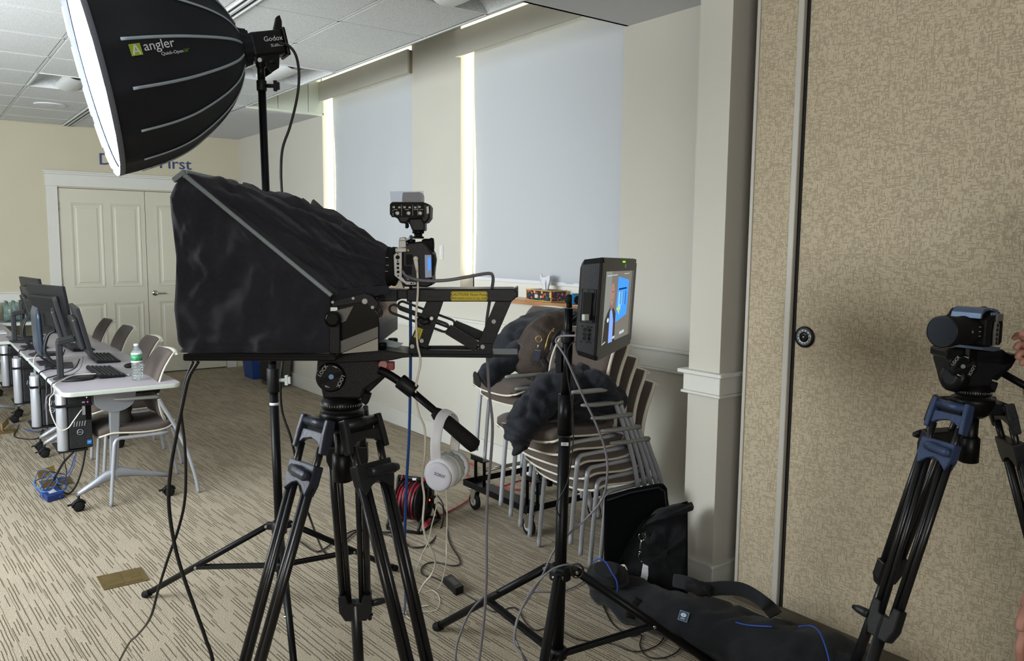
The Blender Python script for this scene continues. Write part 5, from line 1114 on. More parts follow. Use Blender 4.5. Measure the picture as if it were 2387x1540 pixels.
# left side face: recessed battery bay, jacks
def side(v, w): return MQ(0, v, w)-ex*.001
part('battery_bay', G().prism([side(v, w) for v, w in ((.40, -.030), (.66, -.030), (.66, -.058), (.40, -.058))], -ex*.002), dark, mn)
part('bay_frame', G().tube([side(v, w)-ex*.001 for v, w in ((.37, -.022), (.69, -.022), (.69, -.062), (.37, -.062))], .0016, 6, closed=True), blkm, mn)
for v in (.30, .255, .215): part('jack', G().cyl(side(v, -.045), side(v, -.045)-ex*.003, .0065, n=16), dark, mn)
for v, w in ((.33, -.035), (.33, -.055), (.18, -.035), (.18, -.055)): part('jack', G().cyl(side(v, w), side(v, w)-ex*.002, .003, n=10), dark, mn)
part('sdi_connector', G().box(side(.42, -.045)-ex*.006, (.02, .014, .02)), padgrey, mn, .002)
mk = at(1398, 730, 2.83)
part('mount_arm', G().cyl(MP(at(0, 735, MD).z), MQ(.45, .45, -.08), .012, n=12).lathe(MQ(.45, .45, -.082), -ez, [(0, .05), (.01, .05), (.014, .03)], 20), blkm, mn)
bl2 = mat('bright_blue_anodised', (24, 118, 178), .35, metal=.3, bump=.02, bscale=80)
bm_ = thing('blue_camera_clamp', 'small bright blue clamp with a round knob on top of the monitor stand', 'clamp', at(1330, 712, 2.79))
part('clamp_block', G().prism([at(x, y, 2.76) for x, y in ((1334, 685), (1372, 685), (1372, 712), (1334, 710))], YF*.05), bl2, bm_, .003)
part('clamp_dial', G().lathe(at(1347, 699, 2.76), -YF, [(0, .0145), (.006, .0145), (.007, .010), (.004, .008)], 24), blkm, bm_)
part('ball_joint', G().sphere(at(1327, 697, 2.79), .017, 10).cyl(at(1327, 715, 2.80), at(1327, 700, 2.79), .010, n=12), rub, bm_)
cable('monitor_cable', [at(1352, 782, 2.72), at(1310, 783, 2.78), at(1296, 792, 2.78), at(1302, 806, 2.76), at(1320, 835, 2.74), at(1340, 880, 2.74), at(1362, 930, 2.74), at(1388, 985, 2.74), at(1410, 1045, 2.75), at(1416, 1100, 2.75), at(1405, 1160, 2.78), at(1370, 1205, 2.8), at(1325, 1245, 2.84), at(1290, 1285, 2.86), at(1265, 1340, 2.8), at(1238, 1385, 2.7), at(1210, 1430, 2.65), at(1200, 1480, 2.6), at(1215, 1520, 2.55), PZ(1245, 1580, .008)], .0040, greyc, 'grey cable arcing down from the monitor past the chair stack to the floor')
cable('monitor_cable', [PZ(1066, 1700, .006), at(1062, 1540, 2.35), at(1072, 1480, 2.42), at(1100, 1420, 2.55), at(1140, 1385, 2.7), PZ(1185, 1374, .008), PZ(1250, 1378, .008), PZ(1320, 1374, .008), PZ(1365, 1350, .008), PZ(1372, 1325, .008)], .0036, greyc, 'grey cable lying behind the monitor stand legs')
cable('monitor_cable', [at(1372, 1325, 2.78), at(1330, 1315, 2.74), at(1290, 1325, 2.72), at(1255, 1355, 2.7), at(1225, 1400, 2.66), at(1205, 1450, 2.62), at(1200, 1500, 2.56), at(1222, 1530, 2.5), PZ(1260, 1600, .008)], .0036, greyc, 'grey cable looping over the monitor stand hub')
cable('monitor_power_cable', [at(1350, 795, 2.72), at(1333, 800, 2.76), at(1322, 825, 2.78), at(1322, 870, 2.79), at(1332, 935, 2.79), at(1337, 1000, 2.79), at(1332, 1070, 2.79), at(1322, 1125, 2.79), at(1302, 1165, 2.79), at(1297, 1185, 2.79), at(1305, 1205, 2.8)], .0024, blackc, 'thin black wire down the monitor stand')
# ------------------------------------------------------------------ coats and bags on the chair stacks
ct = thing('dark_coat', 'dark navy coat lying over the far chair stack, one sleeve hanging left', 'coat', at(1180, 880, 4.4))
part('body', G().sweep([at(1150, 858, 4.5), at(1185, 812, 4.55), at(1250, 775, 4.6), at(1320, 752, 4.75), at(1385, 752, 4.8)], [(.05, .05), (.14, .095), (.17, .10), (.17, .085), (.12, .06)], 30, 10, .022, 8, 3, crease=.022), navy, ct)
part('sleeve', G().sweep([at(1122, 886, 4.25), at(1145, 866, 4.27), at(1180, 845, 4.3), at(1220, 820, 4.35), at(1270, 800, 4.4)], [(.055, .058), (.060, .062), (.062, .065), (.075, .08), (.04, .04)], 24, 9, .012, 10, 8), navy, ct)
part('cuff_lining', G().lathe(at(1112, 884, 4.235), (at(1104, 892, 4.23)-at(1122, 886, 4.25)).normalized(), [(0, .045), (.004, .04)], 14), dark, ct)
bg = thing('brown_leather_bag', 'brown waxed leather satchel with a gold ring clip on the far chair stack', 'bag', at(1260, 870, 4.35))
part('body', G().sweep([at(1242, 884, 4.33), at(1246, 860, 4.33), at(1258, 825, 4.33), at(1276, 792, 4.35), at(1300, 766, 4.38), at(1322, 768, 4.4)], [(.04, .04), (.13, .085), (.14, .09), (.13, .085), (.10, .06), (.04, .03)], 30, 9, .010, 9, 4, up=(YF.x, YF.y, 0)), leather, bg)
part('front_pocket', G().sweep([at(1288, 868, 4.24), at(1292, 838, 4.235), at(1300, 806, 4.24), at(1306, 786, 4.26)], [(.03, .02), (.05, .03), (.045, .03), (.02, .015)], 20, 8, .006, 12, 6, up=(YF.x, YF.y, 0)), leath2, bg)
part('ring', G().tube([at(1256, 790, 4.225)+(RT*cos(a)+UP*sin(a))*.016 for a in [2*pi*k/24 for k in range(24)]], .0028, 8, closed=True), bronze, bg)
part('clip', G().tube(cr([at(1255, 803, 4.22), at(1254, 812, 4.22)], 3), .005, 8).beam(at(1246, 815, 4.22), at(1261, 817, 4.22), .005, .006), chrome, bg)
part('strap_end', G().beam(at(1254, 818, 4.222), at(1249, 840, 4.215), .032, .005, -YF), mat('navy_leather', (48, 54, 72), .55, bump=.2, bscale=100), bg)
part('strap', G().tube(cr([at(1262, 835, 4.22), at(1272, 855, 4.2), at(1262, 872, 4.18), at(1238, 884, 4.17)], 5), [(.018, .003)]*16, 8, flat=RT), leath2, bg)
part('zip', G().tube(cr([at(1270, 815, 4.235), at(1280, 780, 4.25), at(1292, 765, 4.27)], 4), .004, 8), bronze, bg)
part('zip_pull', G().beam(at(1287, 795, 4.22), at(1282, 815, 4.22), .006, .004, -YF).sphere(at(1290, 772, 4.24), .004, 6), chrome, bg)
part('handle', G().tube(cr([at(1296, 812, 4.22), at(1290, 790, 4.18), at(1308, 770, 4.2), at(1325, 776, 4.25)], 5), .010, 8), leath2, bg)
# near stack: puffer jacket
pj = thing('puffer_jacket', 'dark puffer jacket slumped on the near chair stack, sleeve over the seat edge', 'jacket', at(1300, 990, 3.9))
part('body', G().sweep([at(1222, 965, 4.0), at(1260, 935, 3.97), at(1310, 915, 3.93), at(1360, 915, 3.92), at(1405, 930, 3.92), at(1425, 955, 3.95)], [(.08, .05), (.16, .09), (.19, .125), (.19, .135), (.16, .11), (.06, .05)], 36, 12, .024, 9, 11, ridge=.006, rfr=6, crease=.022), navy, pj)
part('hood', G().sweep([at(1358, 890, 3.78), at(1380, 880, 3.77), at(1402, 892, 3.77), at(1412, 915, 3.78), at(1398, 935, 3.78)], [(.03, .03), (.05, .045), (.055, .05), (.05, .045), (.02, .02)], 24, 8, .012, 11, 5, ridge=.004, rfr=8), navy, pj)
part('sleeve', G().sweep([at(1350, 905, 3.74), at(1305, 905, 3.72), at(1265, 930, 3.70), at(1232, 965, 3.68), at(1212, 1005, 3.66), at(1204, 1032, 3.65)], [(.06, .06), (.082, .085), (.085, .088), (.078, .082), (.070, .072), (.058, .058)], 30, 12, .018, 10, 2, ridge=.007, rfr=5, crease=.018), navy, pj)
part('sleeve_tail', G().sweep([at(1212, 1020, 3.70), at(1208, 1045, 3.69), at(1196, 1062, 3.68)], [(.05, .03), (.045, .026), (.01, .01)], 16, 6, .008, 14, 9), nylon, pj)
part('front_edge', G().sweep([at(1260, 975, 3.76), at(1310, 960, 3.73), at(1370, 965, 3.74), at(1410, 975, 3.78)], [(.03, .02), (.045, .03), (.045, .03), (.02, .02)], 20, 8, .010, 12, 13), nylon, pj)
part('reflective_mark', G().beam(at(1170, 985, 3.585), at(1180, 986, 3.58), .0015, .003), padgrey, pj)
# ------------------------------------------------------------------ bags by the pilaster
cs = thing('flat_black_case', 'flat square black case standing upright between the chairs and the pilaster', 'case', at(1490, 1350, 3.55))
part('case_body', G().prism([at(x, y, 3.67) for x, y in ((1410, 1160), (1470, 1142), (1535, 1130), (1548, 1129), (1556, 1140), (1560, 1190), (1580, 1340), (1580, 1392), (1420, 1388), (1409, 1340))], YF*.035), mat('deep_black_felt', (9, 10, 11), .98, spec=.05, bump=.2, bscale=200), cs, .012)
part('seam', G().tube([at(x, y, 3.665) for x, y in ((1415, 1166), (1470, 1148), (1535, 1136), (1550, 1145), (1555, 1190), (1566, 1340))], .004, 8), nylon, cs)
sd = thing('black_shoulder_bag', 'tilted black nylon equipment bag with a silver clasp leaning on the pilaster', 'bag', at(1530, 1380, 3.4700))
ol = [(1432, 1335), (1452, 1290), (1480, 1240), (1500, 1212), (1520, 1200), (1560, 1186), (1600, 1168), (1640, 1178), (1650, 1240), (1640, 1330), (1600, 1395), (1520, 1400), (1450, 1375)]
pts = cr([V((x, y, 0)) for x, y in ol], 4, closed=True)
cx_, cy_ = 1545, 1290; rings = []
for d_, s_ in ((3.6300, .86), (3.6000, .97), (3.5100, 1.0), (3.5650, .985), (3.5400, .93), (3.5330, .80), (3.5300, .5), (3.5290, .1)):
    rings.append([at(min(cx_+(p.x-cx_)*s_, 1603), cy_+(p.y-cy_)*s_, d_-.014*noise.noise(V((p.x*.02, p.y*.02, s_)))) for p in pts])
part('body', G().loft(rings), nylon, sd)
part('piping', G().tube([at(x, y, 3.5450) for x, y in ((1442, 1330), (1462, 1290), (1490, 1240), (1512, 1208), (1560, 1190), (1590, 1180))], .005, 8), blackc, sd)
part('top_flap', G().sweep([at(1505, 1215, 3.5350), at(1545, 1196, 3.5150), at(1585, 1185, 3.5150), at(1615, 1180, 3.5350)], [(.02, .015), (.03, .022), (.03, .022), (.02, .015)], 20, 7, .008, 12, 3), nylon, sd)
part('strap', G().tube(cr([at(1500, 1240, 3.5150), at(1515, 1262, 3.5000), at(1530, 1240, 3.5150)], 4), [(.014, .003)]*9, 8, flat=RT), nylon, sd)
part('clasp_ring', G().tube([at(1497, 1250, 3.5050)+(RT*cos(a)*1.0+UP*sin(a)*1.1)*.016 for a in [pi*.75+1.5*pi*k/20 for k in range(21)]], .0025, 8), chrome, sd)
part('clasp', G().tube(cr([at(1496, 1257, 3.5000), at(1493, 1270, 3.5000), at(1492, 1284, 3.5000)], 3), [(.007, .005)]*7, 10).lathe(at(1492, 1283, 3.5000), -UP, [(0, .005), (.004, .008), (.010, .006)], 12).tube(cr([at(1491, 1288, 3.5000), at(1488, 1300, 3.5000), at(1495, 1309, 3.5000), at(1499, 1300, 3.5000)], 4), .0025, 8), chrome, sd)
part('luggage_tag', G().prism([at(x, y, 3.4900) for x, y in ((1499, 1313), (1511, 1319), (1511, 1340), (1504, 1372), (1490, 1364), (1495, 1338))], YF*.002), white, sd)
part('tag_band', G().prism([at(x, y, 3.4885) for x, y in ((1493, 1352), (1508, 1358), (1504, 1374), (1489, 1365))], YF*.0012), mat('crimson_print', (170, 30, 78), .5, bump=.02, bscale=50), sd)
for y in (1322, 1328, 1334, 1340): part('tag_print', G().beam(at(1498, y, 3.4888), at(1509, y+3, 3.4888), .0006, .0025, -YF), padgrey, sd)
part('tag_loop', G().beam(at(1498, 1300, 3.4970), at(1502, 1316, 3.4910), .012, .002, -YF), rub, sd)
part('toggle_cord', G().tube(cr([at(1421, 1325, 3.5050), at(1440, 1320, 3.5050), at(1455, 1316, 3.5050), at(1462, 1328, 3.4950), at(1456, 1318, 3.4950), at(1450, 1322, 3.5050)], 4), .0028, 6), whitec, sd)
part('side_pocket', G().sweep([at(1470, 1340, 3.5050), at(1478, 1365, 3.4850), at(1468, 1385, 3.4750)], [(.04, .03), (.05, .04), (.03, .02)], 16, 6, .008, 12, 17), nylon, sd)
# long tripod bag along the partition
tbg = thing('tripod_bag', 'long black padded tripod bag with blue piping along the foot of the partition', 'bag', PZ(1700, 1500, 0))
line = [PZ(1392, 1368, .05), PZ(1425, 1372, .075), PZ(1540, 1425, .09), PZ(1700, 1478, .10), PZ(1830, 1530, .115), PZ(1940, 1565, .12), PZ(2005, 1580, .11), PZ(2030, 1590, .08)]
part('body', G().sweep(line, [(.05, .05), (.09, .075), (.105, .09), (.125, .10), (.145, .118), (.155, .122), (.13, .10), (.05, .04)], 36, 12, .018, 7, 21, crease=.016), nylon, tbg)
part('end_pocket', G().sweep([PZ(1402, 1350, .10), PZ(1410, 1348, .14), PZ(1418, 1340, .20), PZ(1410, 1325, .25)], [(.06, .05), (.085, .06), (.085, .055), (.05, .03)], 24, 8, .008, 9, 23), nylon, tbg)
bp_ = mat('blue_piping', (34, 66, 150), .5, bump=.05, bscale=100)
part('piping', G().tube(cr([at(1382, 1308, 3.04), at(1396, 1302, 3.03), at(1412, 1310, 3.02), at(1425, 1332, 3.0), at(1438, 1355, 2.99), at(1440, 1380, 2.99)], 5), .0032, 8), bp_, tbg)
p1 = line[4]; 
def onbag(x, y, dz=0):   # first point on the bag surface seen through a pixel
    d = ray(x, y); best = None; s = 1.6
    L_ = cr(line, 10); rad_ = crs([.05, .09, .105, .125, .145, .155, .13, .05], 10)
    while s < 4.2:
        p = CAM+d*s
        for q, r in zip(L_, rad_):
            if (p-q).length < r*.90+dz: return p
        s += .006
    return CAM+d*3
part('piping', G().tube(cr([onbag(x, y, .012) for x, y in ((1715, 1450), (1735, 1455), (1760, 1458), (1800, 1460))], 4), .003, 8), bp_, tbg)
part('piping', G().tube(cr([onbag(x, y, .012) for x, y in ((1862, 1460), (1890, 1458), (1908, 1470), (1922, 1500), (1932, 1536), (1936, 1570))], 4), .003, 8), bp_, tbg)
pc0 = onbag(1594, 1436, .016); lxv = (onbag(1612, 1442, .016)-pc0).normalized(); lyv = (onbag(1598, 1424, .016)-pc0); lyv = (lyv-lxv*lyv.dot(lxv)).normalized(); lzv = lxv.cross(lyv); lzv = lzv if lzv.dot(CAM-pc0) > 0 else -lzv
pat = mat('navy_patch', (30, 48, 76), .6, bump=.1, bscale=200); patb = mat('patch_border', (96, 122, 140), .6, bump=.1, bscale=200)
lb = part('logo_patch', G().prism([pc0+lxv*a+lyv*b for a, b in ((-.021, -.019), (.021, -.019), (.021, .019), (-.021, .019))], lzv*.003), patb, tbg)
part('patch_field', G().prism([pc0+lxv*a+lyv*b+lzv*.003 for a, b in ((-.018, -.016), (.018, -.016), (.018, .016), (-.018, .016))], lzv*.001), pat, tbg)
el = [pc0+lxv*(.012*cos(a))+lyv*(.004+.0072*sin(a))+lzv*.0045 for a in [2*pi*k/24 for k in range(24)]]
part('patch_emblem', G().prism(el, lzv*.0008), mat('patch_white', (200, 214, 220), .6, bump=.1, bscale=200), tbg)
part('patch_emblem_bar', G().beam(pc0-lxv*.0075+lyv*.005+lzv*.0058, pc0+lxv*.0075+lyv*.005+lzv*.0058, .0012, .0008, lzv).beam(pc0-lyv*.001+lzv*.0058, pc0+lyv*.004+lzv*.0058, .0016, .0008, lzv), pat, tbg)
text('lettering', 'SIRUI', .0080, pc0-lyv*.0095+lzv*.0046, lxv, lyv, MATS['patch_white'], tbg, .0004)
part('carry_strap', G().tube(cr([onbag(1570, 1352, .05), at(1600, 1358, 2.96), at(1640, 1372, 2.92), at(1690, 1370, 2.90), at(1730, 1374, 2.86), at(1765, 1392, 2.80), at(1790, 1412, 2.76), onbag(1808, 1432, .0)], 6), [(.026, .004)]*43, 10, flat=(0.25, 0.1, 1)), nylon, tbg)
part('strap_wrap', G().sweep([at(1600, 1364, 2.95), at(1640, 1374, 2.92), at(1660, 1372, 2.92)], [(.02, .02), (.028, .026), (.02, .016)], 16, 6, .006, 20, 31), rub, tbg)
part('cross_strap', G().tube(cr([onbag(1490, 1395, .006), onbag(1475, 1420, .008), onbag(1470, 1440, .008)], 4), [(.022, .003)]*9, 8, flat=RT), rub, tbg)
# ------------------------------------------------------------------ cable reel
re_ = thing('cable_reel', 'black cable reel wound with red cable on the carpet behind the tripod', 'cable reel', PZ(965, 1222, 0))
rc_ = at(966, 1165, 4.45); ra_ = (RT*.93-YF*.36).normalized(); rz_ = rc_.z; rdn = .115
part('drum_flange', G().lathe(rc_-ra_*.075, ra_, [(0, .11), (.004, rdn+.005), (.012, rdn+.005), (.014, .10)], 32), blk, re_)
fl = part('drum_flange', G().lathe(rc_+ra_*.055, ra_, [(0, .10), (.003, rdn+.005), (.012, rdn+.005), (.02, .05)], 32), blk, re_)
part('socket_panel', G().lathe(rc_+ra_*.066, ra_, [(0, .085), (.008, .085), (.012, .075)], 24), blkm, re_)
rx = ra_.cross(UP).normalized()
sp = []
for k in range(9*28):
    a = 2*pi*k/28; tt = -.062+.112*(k/(9*28)); r_ = .098+.006*sin(k*.37)
    sp.append(rc_+ra_*tt+rx*(r_*cos(a))+UP*(r_*sin(a)))
redd = mat('red_rubber_cable', (150, 28, 46), .45, bump=.05, bscale=100)
part('wound_cable', G().tube(sp, .0065, 8), redd, re_)
sp2 = [rc_+ra_*(-.05+.095*(k/(5*28)))+rx*((.108+.003*sin(k*.9))*cos(2*pi*k/28+1))+UP*((.108+.003*sin(k*.9))*sin(2*pi*k/28+1)) for k in range(5*28)]
part('wound_cable', G().tube(sp2, .0045, 6), blackc, re_)
f0, f1_ = rc_-ra_*.10, rc_+ra_*.095
for c_ in (f0, f1_):
    part('frame_tube', G().tube(cr([V((c_.x, c_.y, 0.012))-rx*.13, V((c_.x, c_.y, .012))+rx*.13, c_+rx*.03, c_+UP*.125-rx*.0, c_-rx*.03, V((c_.x, c_.y, 0.012))-rx*.13], 5), .0085, 8), blk, re_)
for sg in (-1, 1): part('base_tube', G().tube([V((f0.x, f0.y, .012))+rx*.13*sg, V((f1_.x, f1_.y, .012))+rx*.13*sg], .0085, 8), blk, re_)
part('handle', G().tube([f0+UP*.125, f1_+UP*.125], .012, 12), blk, re_)
part('handle_band', G().tube([f0.lerp(f1_, .12)+UP*.125, f0.lerp(f1_, .16)+UP*.125], .0135, 12).tube([f0.lerp(f1_, .84)+UP*.125, f0.lerp(f1_, .88)+UP*.125], .0135, 12), redd, re_)
part('handle_label', G().box(f0.lerp(f1_, .55)+UP*.126-YF*.0125, (.032, .003, .013), RIG), white, re_)
part('indicator_light', G().sphere(rc_+ra_*.082+UP*.002-rx*.03, .0055, 8), emis('red_neon', (255, 60, 20), 4), re_)
for dz in (.035, -.012): part('plug', G().tube([rc_+ra_*.075+UP*dz-rx*.0, rc_+ra_*.125+UP*(dz-.002)], [.013, .008], 10), rub, re_)
part('red_plug', G().tube([PZ(990, 1222, .03), PZ(1003, 1212, .03)], [.016, .012], 10), redd, re_)
# ------------------------------------------------------------------ floor cables and small things
cable('red_extension_cable', [PZ(1006, 1205, .008), PZ(1040, 1195, .008), PZ(1090, 1165, .008), PZ(1110, 1130, .008), PZ(1105, 1085, .008), PZ(1075, 1078, .008), PZ(1080, 1100, .008), PZ(1115, 1128, .008), PZ(1160, 1135, .008), PZ(1210, 1120, .008), PZ(1240, 1118, .008), PZ(1215, 1140, .008), PZ(1160, 1132, .008)], .0050, redc, 'red cable running over the carpet from the reel under the dolly')
cable('black_floor_cable', [rc_+ra_*.125+UP*.03, at(1020, 1155, 4.35), at(1033, 1180, 4.2), PZ(1030, 1225, .008), PZ(1000, 1268, .008), PZ(960, 1275, .008), PZ(940, 1262, .008), PZ(900, 1245, .008), PZ(830, 1235, .008), PZ(780, 1262, .008), PZ(740, 1285, .008), PZ(700, 1262, .008)], .0045, blackc, 'black cable from the reel across the carpet behind the tripod')
cable('black_floor_cable', [rc_+ra_*.125+UP*-.014, at(1025, 1172, 4.3), PZ(1040, 1200, .008), PZ(1047, 1260, .006), PZ(1072, 1305, .006), PZ(1060, 1318, .006), PZ(1010, 1310, .006), PZ(985, 1320, .006), PZ(985, 1338, .006), PZ(1010, 1345, .006), PZ(1034, 1356, .012)], .0035, blackc, 'black cable winding from the reel to the power adapter')
ad = thing('power_adapter', 'black power adapter brick on the carpet between tripod and monitor stand', 'power adapter', PZ(1056, 1370, 0))
q = [PZ(1033, 1361, 0), PZ(1062, 1389, 0), PZ(1081, 1381, 0), PZ(1052, 1353, 0)]
part('brick', G().prism([V((p.x, p.y, .001)) for p in q], V((0, 0, .034))), blk, ad, .003)
m_ = sum(q, V())/4; part('label', G().prism([V((m_.x, m_.y, 0))+(V((p.x, p.y, 0))-V((m_.x, m_.y, 0)))*.6+V((0, 0, .0352)) for p in q], V((0, 0, .0006))), mat('dark_label', (56, 54, 50), .5, bump=.1, bscale=60), ad)
cable('adapter_cable', [PZ(1080, 1382, .012), PZ(1110, 1400, .005), PZ(1150, 1425, .005), PZ(1200, 1416, .005), PZ(1225, 1450, .005), PZ(1250, 1468, .005), PZ(1290, 1462, .005), PZ(1350, 1490, .005), PZ(1420, 1498, .005), PZ(1480, 1518, .005), PZ(1530, 1505, .005), PZ(1552, 1480, .005)], .0026, blackc, 'thin black cable from the adapter snaking under the monitor stand')
cable('loose_cable', [PZ(1396, 1385, .005), PZ(1410, 1420, .005), PZ(1430, 1455, .005), PZ(1470, 1482, .005), PZ(1495, 1478, .005), PZ(1492, 1505, .005), PZ(1510, 1530, .005), PZ(1550, 1532, .005), PZ(1585, 1512, .005), PZ(1585, 1480, .005), PZ(1560, 1468, .005)], .0026, blackc, 'thin black cable looping on the carpet beside the tripod bag')
cable('hub_cable_coil', [at(1345, 1330, 2.74)+(RT*cos(a)*.02*(1+.1*k)+UP*sin(a)*.026) for k, a in [(i/12, 2*pi*i/12) for i in range(30)]], .0024, blackc, 'thin coiled wire at the hub of the monitor stand', sub=2)
# brass floor plates
def brass_plate(x0, x1, y0, y1, lab, rz=0):
    t = thing('brass_floor_outlet', lab, 'floor outlet', ((x0+x1)/2, (y0+y1)/2, 0)); cx, cy = (x0+x1)/2, (y0+y1)/2
    part('frame', G().b2((x0, y0, .0005), (x1, y1, .005)), brass, t, .001)
    for k in range(2):
        a, b = x0+.022+(x1-x0-.044)*k/2, x0+.022+(x1-x0-.044)*(k+1)/2
        l = part('lid', G().b2((a+.002, y0+.018, .0045), (b-.002, y1-.018, .0070)), brass, t, .0008)
        part('lid_tab', G().b2((b-.045, cy-.022, .0068), (b-.006, cy+.016, .0082)), brass, l, .0008)
    return t
q = [PZ(220, 1349, 0), PZ(241, 1378, 0), PZ(351, 1354, 0), PZ(328, 1325, 0)]
brass_plate(.640, .836, 3.955, 4.135, 'closed brass floor outlet plate in the carpet left of the light stand foot')
brass_plate(.62, .80, 5.86, 6.04, 'open brass floor outlet with blue cables under the front table')
brass_plate(.50, .66, 7.70, 7.86, 'far open brass floor outlet left of the second table')
lidm = brass
for (a, b, lab) in ((PZ(88, 1118, 0), PZ(128, 1108, 0), 'raised brass lid of the floor outlet by the blue box'), (PZ(5, 1005, 0), PZ(20, 992, 0), 'raised brass lid of the far floor outlet')):
    solo('outlet_lid', G().beam(a+UP*.035, b+UP*.045, .006, .055), bronze, lab, 'outlet lid', bev=.001)
nb = thing('network_switch', 'small dark blue network switch box on the carpet by the front table', 'network switch', PZ(120, 1165, 0))
q = [PZ(93, 1158, 0), PZ(111, 1172, 0), PZ(149, 1161, 0), PZ(132, 1146, 0)]
part('case', G().prism([V((p.x, p.y, .003)) for p in q], V((0, 0, .036))), mat('dark_blue_metal', (32, 52, 110), .45, bump=.05, bscale=90), nb, .003)
m_ = sum(q, V())/4; part('label', G().prism([V((m_.x, m_.y, 0))+(V((p.x, p.y, 0))-V((m_.x, m_.y, 0)))*.45+V((0, 0, .0395)) for p in q], V((0, 0, .0006))), padgrey, nb)
def loopc(cx, cy, rx_, ry_, z, n=9, ph=0, turn=1.0): return [PZ(cx+rx_*cos(ph+2*pi*turn*k/n)*(1+.12*sin(k*2.3)), cy+ry_*sin(ph+2*pi*turn*k/n)*(1+.1*cos(k*1.7)), z+.03*abs(sin(k*1.3))) for k in range(n+1)]
cable('blue_network_cable', [PZ(140, 1158, .02), PZ(150, 1140, .03)]+loopc(118, 1130, 38, 18, .02, 10)+[PZ(130, 1120, .05), PZ(160, 1100, .1), PZ(175, 1060, .22)], .0035, bluec, 'blue network cable coiled on the floor box under the front table')
cable('blue_network_cable', [PZ(98, 1158, .02)]+loopc(105, 1120, 26, 24, .04, 9, 2.0)+[PZ(120, 1105, .03)], .0032, mat('light_blue_cable', (70, 112, 170), .5, bump=.05, bscale=200), 'lighter blue network cable tangled beside the switch box')
cable('blue_network_cable', [PZ(120, 1125, .03), PZ(135, 1100, .06), PZ(108, 1140, .05), PZ(96, 1125, .04), PZ(110, 1100, .1), PZ(150, 1105, .02)], .0034, bluec, 'third blue network cable twisted over the brass outlet')
def PYc(x, y, Y): return PY(x, y, Y)
cable('tower_power_cable', [PYc(172, 1052, 5.5), PYc(150, 1075, 5.55), PYc(135, 1100, 5.7), PZ(125, 1118, .04)], .007, blackc, 'thick black cable from the nearest tower down to the brass outlet')
cable('tower_power_cable', [PYc(200, 1045, 5.5), PYc(192, 1090, 5.5), PYc(178, 1130, 5.55), PZ(160, 1150, .008), PZ(140, 1140, .008), PZ(130, 1125, .02)], .0055, blackc, 'black cable looping from the nearest tower to the carpet')
cable('tower_network_cable', [PYc(178, 1052, 5.5), PYc(172, 1085, 5.5), PYc(158, 1112, 5.6), PZ(138, 1122, .02)], .0028, mat('violet_blue_cable', (66, 76, 130), .5, bump=.05, bscale=200), 'thin violet-blue wire hanging from the nearest tower')
cable('tower_network_cable', [PYc(148, 1052, 5.5), PYc(150, 1072, 5.5), PYc(155, 1100, 5.6), PZ(152, 1122, .02)], .0026, blackc, 'thin dark wire hanging from the nearest tower')
cable('white_monitor_cable', [V((.93, 5.62, .752)), V((.80, 5.60, .756)), V((.72, 5.50, .748)), V((.665, 5.40, .74)), V((.648, 5.33, .70)), PYc(116, 930, 5.2), PYc(120, 965, 5.2), PYc(138, 1000, 5.2), PYc(158, 998, 5.2), PYc(172, 980, 5.2), PYc(182, 966, 5.2), PYc(191, 954, 5.235)], .0034, whitec, 'white cable drooping from the table over the nearest tower')
cable('white_monitor_cable', [PYc(100, 818, 6.6), PYc(85, 826, 6.5), PYc(79, 838, 6.4), PYc(78, 850, 6.35)], .003, whitec, 'short white cable over the edge where the tables meet')
cable('white_monitor_cable', [PYc(75, 808, 7.4), PYc(62, 822, 7.2), PYc(57, 840, 7.1), PYc(58, 870, 7.05), PYc(66, 888, 7.0), PYc(88, 886, 6.95)], .003, whitec, 'white cable looping below the second table edge')
cable('table_cable', [V((.86, 5.66, .86)), V((.83, 5.60, .80)), V((.78, 5.62, .756)), V((.70, 5.52, .742)), V((.655, 5.45, .735)), V((.645, 5.4, .69)), PYc(108, 930, 5.35), PYc(110, 990, 5.4)], .0042, greyc, 'grey monitor cable crossing the round monitor foot')
cable('table_cable', [V((.85, 5.72, .84)), V((.82, 5.74, .78)), V((.75, 5.78, .745)), V((.69, 5.72, .740)), V((.652, 5.66, .735)), V((.645, 5.62, .66)), PYc(103, 960, 5.6)], .0040, blackc, 'black monitor cable over the back edge of the front table')
cable('table_cable', [V((.84, 6.25, .84)), V((.80, 6.2, .77)), V((.74, 6.1, .742)), V((.68, 6.02, .738)), V((.648, 5.98, .72)), V((.643, 5.95, .60))], .0042, blackc, 'black cable hanging from the ribbed monitor over the table edge')
cable('table_cable', [V((.80, 7.3, .84)), V((.74, 7.25, .76)), V((.70, 7.2, .742)), V((.652, 7.16, .735)), V((.642, 7.1, .6)), V((.65, 7.0, .45))], .0042, blackc, 'black cable of the second table hanging over its edge')
cable('floor_cable_left', [PZ(100, 1000, .01), PZ(85, 1022, .006), PZ(35, 1018, .006), PZ(40, 1000, .006), PZ(45, 990, .02)], .0045, blackc, 'black cable on the carpet by the far floor outlet')
cable('floor_cable_left', [PZ(55, 998, .02), PZ(65, 1002, .01), PZ(90, 1006, .01), PZ(112, 995, .03), PYc(108, 970, 6.4), PYc(104, 930, 6.3)], .0042, bluec, 'blue cable rising from the far floor outlet to the tables')
